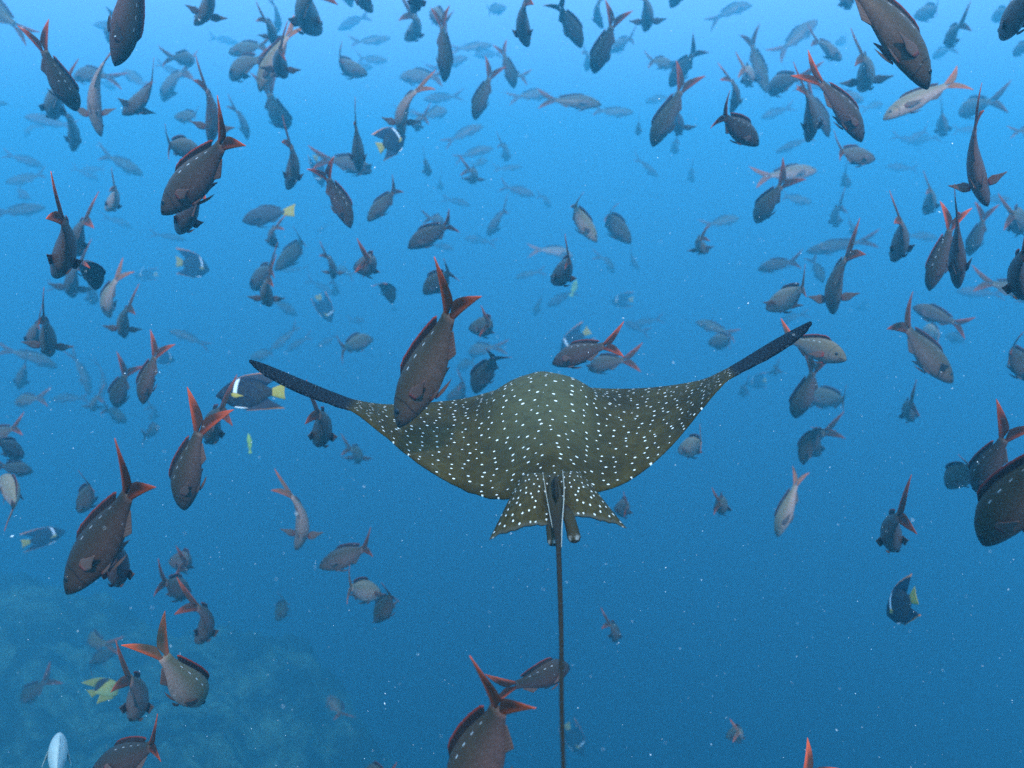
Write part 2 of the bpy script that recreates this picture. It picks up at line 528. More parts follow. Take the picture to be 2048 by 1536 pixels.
def build_ray():
    RS = 0.67                                   # size of this ray: about 0.85 m across

    def at(px, py, d):
        return at_(px, py, d * RS)
    base = at(1105, 930, 1.72)
    root = bpy.data.objects.new('spotted_eagle_ray', None); C.objects.link(root)
    root.location = base
    tag(root, 'large olive eagle ray with white spots and black wingtips, gliding away in the centre', 'ray')
    # stations across the disc: leading edge (x, y, distance) and trailing edge (x, y, distance)
    st = [((499, 720), 1.99, (500, 724), 1.985),
          ((530, 730), 2.03, (530, 750), 1.98),
          ((600, 760), 2.09, (600, 786), 1.97),
          ((680, 794), 2.13, (675, 813), 1.95),
          ((716, 806), 2.15, (712, 826), 1.93),
          ((775, 812), 2.18, (775, 876), 1.90),
          ((850, 808), 2.22, (845, 932), 1.85),
          ((930, 800), 2.27, (930, 980), 1.80),
          ((990, 788), 2.31, (1000, 998), 1.75),
          ((1040, 776), 2.37, (1060, 985), 1.72),
          ((1080, 772), 2.40, (1107, 975), 1.71),
          ((1120, 775), 2.37, (1150, 974), 1.72),
          ((1170, 782), 2.31, (1205, 981), 1.75),
          ((1240, 781), 2.27, (1275, 950), 1.80),
          ((1320, 776), 2.22, (1345, 888), 1.85),
          ((1400, 764), 2.18, (1400, 822), 1.90),
          ((1446, 747), 2.15, (1446, 768), 1.93),
          ((1475, 730), 2.13, (1480, 746), 1.95),
          ((1545, 685), 2.09, (1552, 708), 1.97),
          ((1598, 655), 2.03, (1602, 673), 1.98),
          ((1622, 643), 1.99, (1623, 648), 1.985)]
    LE = catmull([tuple(at(a[0], a[1], b)) for a, b, c, d in st], 97)
    TE = catmull([tuple(at(c[0], c[1], d)) for a, b, c, d in st], 97)
    head, tailr = at(1080, 772, 2.40), at(1107, 975, 1.71)
    fwd = (head - tailr).normalized()
    nrm = RIGHT.cross(fwd).normalized()
    if nrm.dot(UP) < 0: nrm = -nrm
    NV = 30
    top, bot, uvs = [], [], []
    # arc length across the disc for the skin pattern
    mids = [(Vector(a) + Vector(b)) * 0.5 for a, b in zip(LE, TE)]
    arc = [0.0]
    for a, b in zip(mids, mids[1:]):
        arc.append(arc[-1] + Vector(((b - a).x, (b - a).dot(nrm), 0)).length / RS)
    ic = 48
    arc = [a - arc[ic] for a in arc]
    for i, (a, b) in enumerate(zip(LE, TE)):
        a, b = Vector(a), Vector(b)
        x = arc[i]; ch = (b - a).length / RS
        rt, rb, ru = [], [], []
        # local normal of the wing strip, turned up where the wing tips rise
        i0, i1 = max(i - 2, 0), min(i + 2, 96)
        span = (mids[i1] - mids[i0]).normalized()
        ln = span.cross((a - b).normalized() if ch > 1e-4 else fwd)
        if ln.dot(nrm) < 0: ln = -ln
        for j in range(NV + 1):
            t = j / NV
            p = a.lerp(b, t)
            prof = (math.sin(math.pi * min(1, t) ** 0.62)) ** 0.8 if 0 < t < 1 else 0
            wing = 0.040 * ch
            g = math.exp(-(abs(x) / 0.138) ** 3.2)
            g2 = math.exp(-(x / 0.060) ** 2)
            hump = 0.072 * g * math.exp(-((t - 0.40) / 0.25) ** 2) + 0.014 * g2 * math.exp(-((t - 0.80) / 0.2) ** 2)
            dish = 0.006 * math.exp(-((abs(x) - 0.24) / 0.09) ** 2) * prof
            h = wing * prof + hump * prof ** 0.5 - dish * 0.5
            # gentle roll of the hind margin
            h += 0.004 * math.sin(x * 34 + t * 2) * t * t * prof ** 0.3 * min(1, abs(x) / 0.1)
            rt.append(p + ln * (h * RS + 0.0013))
            rb.append(p - ln * ((0.022 * ch + 0.055 * g * math.exp(-((t - 0.4) / 0.3) ** 2)) * prof * RS + 0.0013))
            ru.append((x, ch * t + (0.66 - ch) * 0.55))
        top.append(rt); bot.append(rb); uvs.append(ru)
    # ragged trailing rim
    for i in range(97):
        dv = 0.0016 * noise.noise(Vector((i * 0.9, 0, 0)))
        for r in (top, bot):
            r[i][NV] = r[i][NV] + Vector((0, 0, 1)) * dv
    mb = MB()
    mb.grid([[p - base for p in r] for r in top], uvs, 0)
    mb.grid([[p - base for p in r] for r in bot], uvs, 1)
    n = NV + 1; m = 97 * n
    for i in range(96):
        for j in (0, NV):
            q = (i * n + j, (i + 1) * n + j, m + (i + 1) * n + j, m + i * n + j)
            mb.f.append(q); mb.mi.append(0)
    for i in (0, 96):
        for j in range(NV):
            mb.f.append((i * n + j, i * n + j + 1, m + i * n + j + 1, m + i * n + j)); mb.mi.append(0)
    me = mb.mesh('ray_disc', [M['ray'], M['belly']])
    import bmesh
    bm = bmesh.new(); bm.from_mesh(me); bmesh.ops.recalc_face_normals(bm, faces=bm.faces); bm.to_mesh(me); bm.free()
    link('disc', me, root)

    # pelvic fins
    def quadfin(name, p00, p10, p01, p11, th, mat, bow=0.0, ragged=0.0):
        A, B, Cc, D = [Vector(at(*q)) for q in (p00, p10, p01, p11)]
        N = (B - A).cross(Cc - A).normalized()
        if N.dot(nrm) < 0: N = -N

        def P(u, v):
            p = A.lerp(Cc, v).lerp(B.lerp(D, v), u)
            k = ragged * noise.noise(Vector((v * 9, 1.3, 0))) * u
            return p - base + N * (bow * math.sin(math.pi * v) * math.sin(math.pi * min(1, u * 0.8 + 0.1))) + (B - A).normalized() * k
        b = MB(); b.fin(P, N, th, 14, 14)
        return link(name, b.mesh(name, [mat]), root)
    quadfin('pelvic_fin', (1040, 955, 1.735), (980, 1076, 1.62), (1104, 955, 1.72), (1100, 1048, 1.60), 0.005, M['pelvic'], 0.012, 0.006)
    quadfin('pelvic_fin', (1166, 950, 1.735), (1251, 1054, 1.62), (1112, 955, 1.72), (1128, 1032, 1.60), 0.005, M['pelvic'], 0.012, 0.006)

    # tubes: claspers, tail, tail lines
    def tube(name, ctrl, radii, mat, n=12, k=40, flat=1.0, parent=root, close=True):
        pts = [Vector(p) for p in catmull([tuple(at(*c)) for c in ctrl], k)]
        rows, uv = [], []
        for i, p in enumerate(pts):
            d = (pts[min(i + 1, k - 1)] - pts[max(i - 1, 0)]).normalized()
            s = d.cross(nrm).normalized(); q = s.cross(d).normalized()
            r = interp(radii, i / (k - 1))[0] * RS
            rows.append([p - base + s * (r * math.cos(2 * math.pi * j / n)) + q * (r * flat * math.sin(2 * math.pi * j / n)) for j in range(n)])
            uv.append([(i / (k - 1), j / n) for j in range(n)])
        b = MB(); b.grid(rows, uv, 0, close=True, cap0=True, cap1=True)
        return link(name, b.mesh(name, [mat]), parent)
    tube('clasper', [(1106, 1025, 1.625), (1102, 1050, 1.605), (1104, 1075, 1.59), (1106, 1092, 1.58)],
         [(0, .005), (.3, .0085), (.8, .0088), (.93, .0065), (1, .002)], M['clasper'], flat=0.7)
    tube('clasper', [(1130, 1012, 1.62), (1138, 1035, 1.60), (1146, 1065, 1.585), (1150, 1086, 1.575)],
         [(0, .005), (.3, .0105), (.8, .0118), (.92, .0085), (1, .002)], M['clasper'], flat=0.7)
    tl = tube('tail', [(1106, 950, 1.715), (1110, 1000, 1.64), (1114, 1050, 1.575), (1117, 1095, 1.50), (1122, 1250, 1.30), (1123, 1400, 1.12), (1127, 1540, 0.97), (1134, 1760, 0.80)],
              [(0, .004), (.06, .010), (.14, .014), (.30, .0085), (.42, .0044), (.6, .0031), (.8, .0024), (1, .0018)], M['whip'], n=12, k=90, flat=0.75)
    wl = mat_plain('ray_white_line', (0.42, 0.41, 0.34), 0.6, 0.2)
    for ctrl, r in (([(1086, 948, 1.690), (1092, 985, 1.632), (1099, 1025, 1.572), (1105, 1055, 1.535)], .0006),
                    ([(1125, 940, 1.698), (1128, 975, 1.640), (1127, 1010, 1.58), (1124, 1050, 1.53), (1123, 1095, 1.485)], .0008)):
        tube('white_line', ctrl, [(0, r * .5), (.3, r), (.8, r), (1, r * .4)], wl, n=6, k=24, parent=tl)
    # pale broken rim down both sides of the whip
    # small dorsal fin on the tail base
    A = at(1107, 952, 1.695)
    b = MB()
    d0 = (at(1113, 1010, 1.60) - A)

    def P(u, v):
        return (A - base) + d0 * (0.1 + 0.75 * v + 0.22 * u) + nrm * (0.020 * u * math.sin(math.pi * min(1, v * .8 + .12)))
    b.fin(P, RIGHT, 0.004, 6, 10)
    link('dorsal_fin', b.mesh('ray_dorsal_fin', [M['whip']]), root)
    return root


build_ray()

# ================================================================== fish: meshes (one unit long from tail root to snout, +X ahead, +Z dorsal)
PROF = {  # t from snout, half height above, half height below, half width
    'creole': [(0, .012, .012, .010), (.03, .045, .036, .034), (.08, .084, .066, .054), (.16, .120, .098, .074), (.28, .152, .134, .092), (.40, .162, .150, .098),
               (.54, .150, .142, .088), (.68, .120, .116, .066), (.80, .085, .084, .044), (.90, .060, .060, .028), (1.0, .050, .050, .017)],
    'angel': [(0, .015, .015, .012), (.04, .060, .050, .036), (.10, .130, .100, .060), (.18, .200, .165, .078), (.30, .272, .250, .092), (.45, .312, .300, .094),
              (.60, .300, .292, .082), (.75, .235, .230, .058), (.87, .145, .142, .036), (.95, .088, .088, .022), (1.0, .075, .075, .014)],
    'surgeon': [(0, .015, .015, .012), (.04, .070, .050, .036), (.10, .130, .090, .055), (.20, .175, .140, .074), (.35, .200, .180, .085), (.50, .195, .185, .082),
                (.66, .155, .150, .062), (.80, .095, .095, .040), (.91, .050, .050, .024), (1.0, .040, .040, .014)],
}


def prof(sp, t):
    return interp(PROF[sp], t)


def bender(bend):
    B = bend * 0.36
    dt = 0.01; tab = []; x, y, a = 0.5, 0.0, 0.0
    t = 0.0
    for i in range(0, 175):
        s = max(0.0, (t - 0.18) / 0.82)
        a = B * (s ** 1.5 if s < 1 else 1 + 1.0 * (s - 1)) - 0.28 * B * max(0.0, 1 - t / 0.4)
        tab.append((x, y, a))
        x -= math.cos(a) * dt; y += math.sin(a) * dt; t += dt
    H, T = Vector(tab[0][:2]), Vector(tab[100][:2])
    d = H - T; L = d.length; th = math.atan2(d.y, d.x); mid = (H + T) / 2
    c, s_ = math.cos(-th), math.sin(-th)

    def fn(p):
        px, py, pz = p
        t = 0.5 - px
        if t < 0:
            q = Vector((0.5 - t, 0)); a = tab[0][2]; q = Vector((tab[0][0] - t * math.cos(a), tab[0][1] + t * math.sin(a)))
        else:
            k = min(int(t / dt), 173); f = t / dt - k
            x0, y0, a0 = tab[k]; x1, y1, a1 = tab[k + 1]
            q = Vector((x0 + (x1 - x0) * f, y0 + (y1 - y0) * f)); a = a0 + (a1 - a0) * min(f, 1)
        q = q + Vector((math.sin(a), math.cos(a))) * py - mid
        return ((q.x * c - q.y * s_) / L, (q.x * s_ + q.y * c) / L, pz / L)
    return fn


def body_mb(sp, lo):
    b = MB(); nt_, na = (14, 10) if lo else (26, 18)
    rows, uv = [], []
    for i in range(nt_ + 1):
        t = (i / nt_) ** 1.25
        hu, hd, hw = prof(sp, t)
        r, q = [], []
        for j in range(na):
            th = 2 * math.pi * j / na
            c, s = math.cos(th), math.sin(th)
            z = c * (hu if c > 0 else hd)
            yy = s * hw * (1 - 0.22 * abs(c) ** 3)
            drop = -0.020 * max(0, 1 - t / 0.35) ** 2
            r.append((0.5 - t, yy, z + drop)); q.append((t, (1 + c) / 2))
        rows.append(r); uv.append(q)
    b.grid(rows, uv, 0, close=True, cap0=True, cap1=True)
    return b


def bez(p0, p1, p2, t):
    return tuple((1 - t) ** 2 * a + 2 * t * (1 - t) * b + t * t * c for a, b, c in zip(p0, p1, p2))


def tail_mb(kind, lo, spread=1.0):
    b = MB(); nu, nv = (5, 3) if lo else (14, 7)
    if kind == 'creole':
        for s in (1, -1):
            ln = 1.0 if s > 0 else 0.94
            def P(u, v):
                x0, z0 = bez((-0.42, 0.020), (-0.60, 0.098 * spread), (-0.50 - 0.370 * ln, 0.255 * spread * ln), u)
                x1, z1 = bez((-0.625, 0.000), (-0.735, 0.040), (-0.50 - 0.374 * ln, 0.252 * spread * ln), u)
                return (x1 + (x0 - x1) * v, 0.012 * math.sin(3 * u) * u, s * (z1 + (z0 - z1) * v))
            b.fin(P, (0, 1, 0), 0.010, nu, nv)
    else:
        hh = 0.16 if kind == 'angel' else 0.13
        def P(u, v):
            z = (v - 0.5) * 2
            return (-0.46 - (0.27 - 0.02 * (1 - z * z)) * u, 0.0, z * (0.06 + (hh - 0.06) * u ** 0.8))
        b.fin(P, (0, 1, 0), 0.010, nu, nv)
    return b


def dorsal_mb(sp, lo):
    b = MB(); nu, nv = (2, 6) if lo else (4, 18)
    if sp == 'creole' or sp == 'surgeon':
        def P(u, v):
            t = 0.27 + 0.58 * v
            hu = prof(sp, t)[0]
            h = 0.040 * (min(1, v * 8) ** 0.6) * (1 - 0.35 * v) * min(1, (1.06 - v) * 8)
            h *= 1 + 0.05 * math.cos(v * 60)
            return (0.5 - t - 0.055 * u - 0.02 * u * v, 0, hu * 0.985 - 0.010 + (h + 0.012) * u)
    else:
        def P(u, v):
            t = 0.26 + 0.62 * v
            hu = prof(sp, t)[0]
            h = 0.06 + 0.19 * v ** 2.2
            return (0.5 - t - (0.05 + 0.30 * v * v) * u, 0, hu * 0.97 - 0.01 + h * u)
    b.fin(P, (0, 1, 0), 0.007, nu, nv)
    return b


def anal_mb(sp, lo):
    b = MB(); nu, nv = (2, 4) if lo else (4, 10)
    if sp == 'creole' or sp == 'surgeon':
        def P(u, v):
            t = 0.62 + 0.24 * v
            hd = prof(sp, t)[1]
            h = 0.055 * (1 - 0.8 * v) * min(1, v * 6 + .1)
            return (0.5 - t - (0.10 - 0.05 * v) * u, 0, -(hd * 0.98 - 0.012 + h * u))
    else:
        def P(u, v):
            t = 0.50 + 0.40 * v
            hd = prof(sp, t)[1]
            h = 0.06 + 0.17 * v ** 2
            return (0.5 - t - (0.05 + 0.28 * v * v) * u, 0, -(hd * 0.97 - 0.01 + h * u))
    b.fin(P, (0, 1, 0), 0.007, nu, nv)
    return b


def pect_mb(sp, s, spread, lo):
    b = MB(); nu, nv = (4, 3) if lo else (8, 6)
    hw = prof(sp, 0.31)[2]
    if spread:
        D = Vector((-0.42, s * 0.86, -0.05)).normalized(); E = Vector((0.55, s * 0.25, -0.62)).normalized(); N = Vector((0.7, 0.2 * s, 0.6)); L = 0.235
    else:
        D = Vector((-0.93, s * 0.22, -0.22)).normalized(); E = Vector((-0.20, 0.10 * s, -0.95)).normalized(); N = Vector((0.1, s, 0.1)); L = 0.25
    O = Vector((0.5 - 0.30, s * hw * 0.93, -0.030))
    def P(u, v):
        wd = 0.030 + 0.085 * math.sin(math.pi * min(1, 0.15 + u * 0.78)) ** 1.0 * (1 - 0.25 * u)
        tip = 1 - 0.55 * (2 * v - 1) ** 2 * u
        return O + D * (L * u * tip) + E * ((v - 0.5) * wd)
    b.fin(P, N, 0.006, nu, nv)
    return b


def pelvic_mb(sp, s, lo):
    b = MB(); nu, nv = (3, 2) if lo else (6, 4)
    hd = prof(sp, 0.36)[1]
    k = 1.0 if sp == 'creole' else 1.5
    def P(u, v):
        return (0.5 - 0.36 - 0.17 * k * u + 0.02 * v, s * (0.030 + 0.035 * u), -hd * 0.93 - 0.035 * k * u - 0.05 * v * (1 - u) * (0.3 + u))
    b.fin(P, (0, 1, 0.2), 0.005, nu, nv)
    return b


def eye_mb(sp, s):
    b = MB()
    t = 0.125 if sp == 'creole' else 0.15
    hw = prof(sp, t)[2]
    b.ball((0.5 - t, s * hw * 0.90, 0.022 if sp == 'creole' else 0.03), (0.024, 0.013, 0.024), n=10)
    return b


LOOK = {  # species: body shape, skin, tail shape, tail material, dorsal material, pectoral material, pelvic material
    'creole': ('creole', 'skin', 'creole', 'tail', 'dorsal', 'pect', 'pect'),
    'angel': ('angel', 'angel', 'angel', 'yellow', 'angel_fin', 'yellow', 'white'),
    'butter': ('angel', 'butter', 'fan', 'butter_fin', 'butter_fin', 'butter_fin', 'butter_fin'),
    'surgeon': ('surgeon', 'surgeon', 'fan', 'yellow', 'surgeon', 'surgeon', 'surgeon'),
    'wrasse': ('creole', 'ygreen', 'fan', 'ygreen', 'ygreen', 'ygreen', 'ygreen'),
    'pale': ('creole', 'pale', 'fan', 'pale', 'pale', 'pale', 'pale'),
}
CACHE = {}


def fish_parts(sp, bend, spread, lo):
    key = (sp, bend, spread, lo)
    if key in CACHE: return CACHE[key]
    shape, sk, tk, tm, dm, pm, vm = LOOK[sp]
    fn = bender(bend)
    ps = [('body', body_mb(shape, lo), sk), ('tail_fin', tail_mb(tk, lo, {0: 0.95, 1: 0.82, -1: 1.04, 2: 0.88, -2: 0.74}[bend]), tm), ('dorsal_fin', dorsal_mb(shape, lo), dm), ('anal_fin', anal_mb(shape, lo), dm if sp != 'creole' else 'pect')]
    for s in (1, -1):
        ps.append(('pectoral_fin', pect_mb(shape, s, spread, lo), pm))
        ps.append(('pelvic_fin', pelvic_mb(shape, s, lo), vm))
        ps.append(('eye', eye_mb(shape, s), 'eye'))
    if lo:
        b = MB(); mats = []
        for nme, q, mt in ps:
            if nme == 'eye': continue
            if M[mt] not in mats: mats.append(M[mt])
            o = len(b.v)
            b.v += q.v; b.uv += q.uv; b.f += [tuple(i + o for i in f) for f in q.f]; b.mi += [mats.index(M[mt])] * len(q.f)
        out = b.mesh(sp + '_fish', mats, fn)
    else:
        out = [(nme, q.mesh(sp + '_' + nme, [M[mt]], fn)) for nme, q, mt in ps]
    CACHE[key] = out
    return out


SIZE = {'creole': (0.18, 0.26, 0.40, 0.60), 'angel': (0.19, 0.22, 0.32, 0.46), 'butter': (0.15,) * 4, 'surgeon': (0.30,) * 4, 'wrasse': (0.08, 0.1, 0.26, 0.3), 'pale': (0.20,) * 4}
NAME = {'creole': 'creole_fish', 'angel': 'angelfish', 'butter': 'butterflyfish', 'surgeon': 'surgeonfish', 'wrasse': 'yellow_fish', 'pale': 'pale_fish'}
CAT = {'creole': 'fish', 'angel': 'angelfish', 'butter': 'butterflyfish', 'surgeon': 'surgeonfish', 'wrasse': 'fish', 'pale': 'fish'}
GROUP = {'creole': 'creole fish schooling around the ray', 'angel': 'dark angelfish among the school'}
DV = {'U': UP, 'D': -UP, 'L': -RIGHT, 'R': RIGHT, 'C': -FWD * 0.9, 'A': FWD}


def place(hx, hy, tx, ty, wpx, dors, cls, sp, face):
    """find where a fish of its real size stands: snout on one sight line, tail root on the other, as thick as it looks"""
    SL = SIZE[sp][cls]
    shape = LOOK[sp][0]
    Hh = max(p[1] + p[2] for p in PROF[shape]) + (0.05 if shape != 'angel' else 0.16); Ww = 2 * max(p[3] for p in PROF[shape])
    rh, rt = ray_dir(hx, hy), ray_dir(tx, ty)
    want = sum((DV[c] for c in dors), FWD * 0.25).normalized()
    ax2 = Vector((hx - tx, hy - ty)); plen = max(ax2.length, 1e-3)
    nrm2 = (UP * (ax2.x / plen) + RIGHT * (ax2.y / plen))       # across the fish in the picture plane
    d = 0.30 * SL * FPX / wpx
    kz = 1.0
    for it in range(8):
        delta = 0.0
        dt = d
        for _ in range(4):
            T = rt * dt
            a, b, c = rh.dot(rh), -2 * rh.dot(T), T.dot(T) - SL * SL
            disc = b * b - 4 * a * c
            if disc < 0:
                dh = -b / (2 * a); delta = 0
            else:
                dh = (-b + (-1 if face else 1) * math.sqrt(disc)) / (2 * a)
            dt = d - (dh - dt) / 2 if disc >= 0 else dt
        flat = disc < 0
        T, Hd = rt * dt, rh * dh
        X = (Hd - T).normalized()
        Z = (want - X * want.dot(X))
        if Z.length < 0.05: Z = UP - X * UP.dot(X)
        Z.normalize(); Y = Z.cross(X)
        th = math.sqrt((Hh * Z.dot(nrm2)) ** 2 + (Ww * Y.dot(nrm2)) ** 2) * SL
        nd = th * FPX / wpx
        if flat or nd * plen / FPX > 0.99 * SL:
            nd = 0.985 * SL * FPX / plen
            kz = min(1.15, max(0.72, wpx * nd / FPX / th))
        else:
            kz = 1.0
        d = d + (nd - d) * 0.6
    L = (Hd - T).length
    return CAM + (T + Hd) / 2, X, Y, Z, L, kz, d


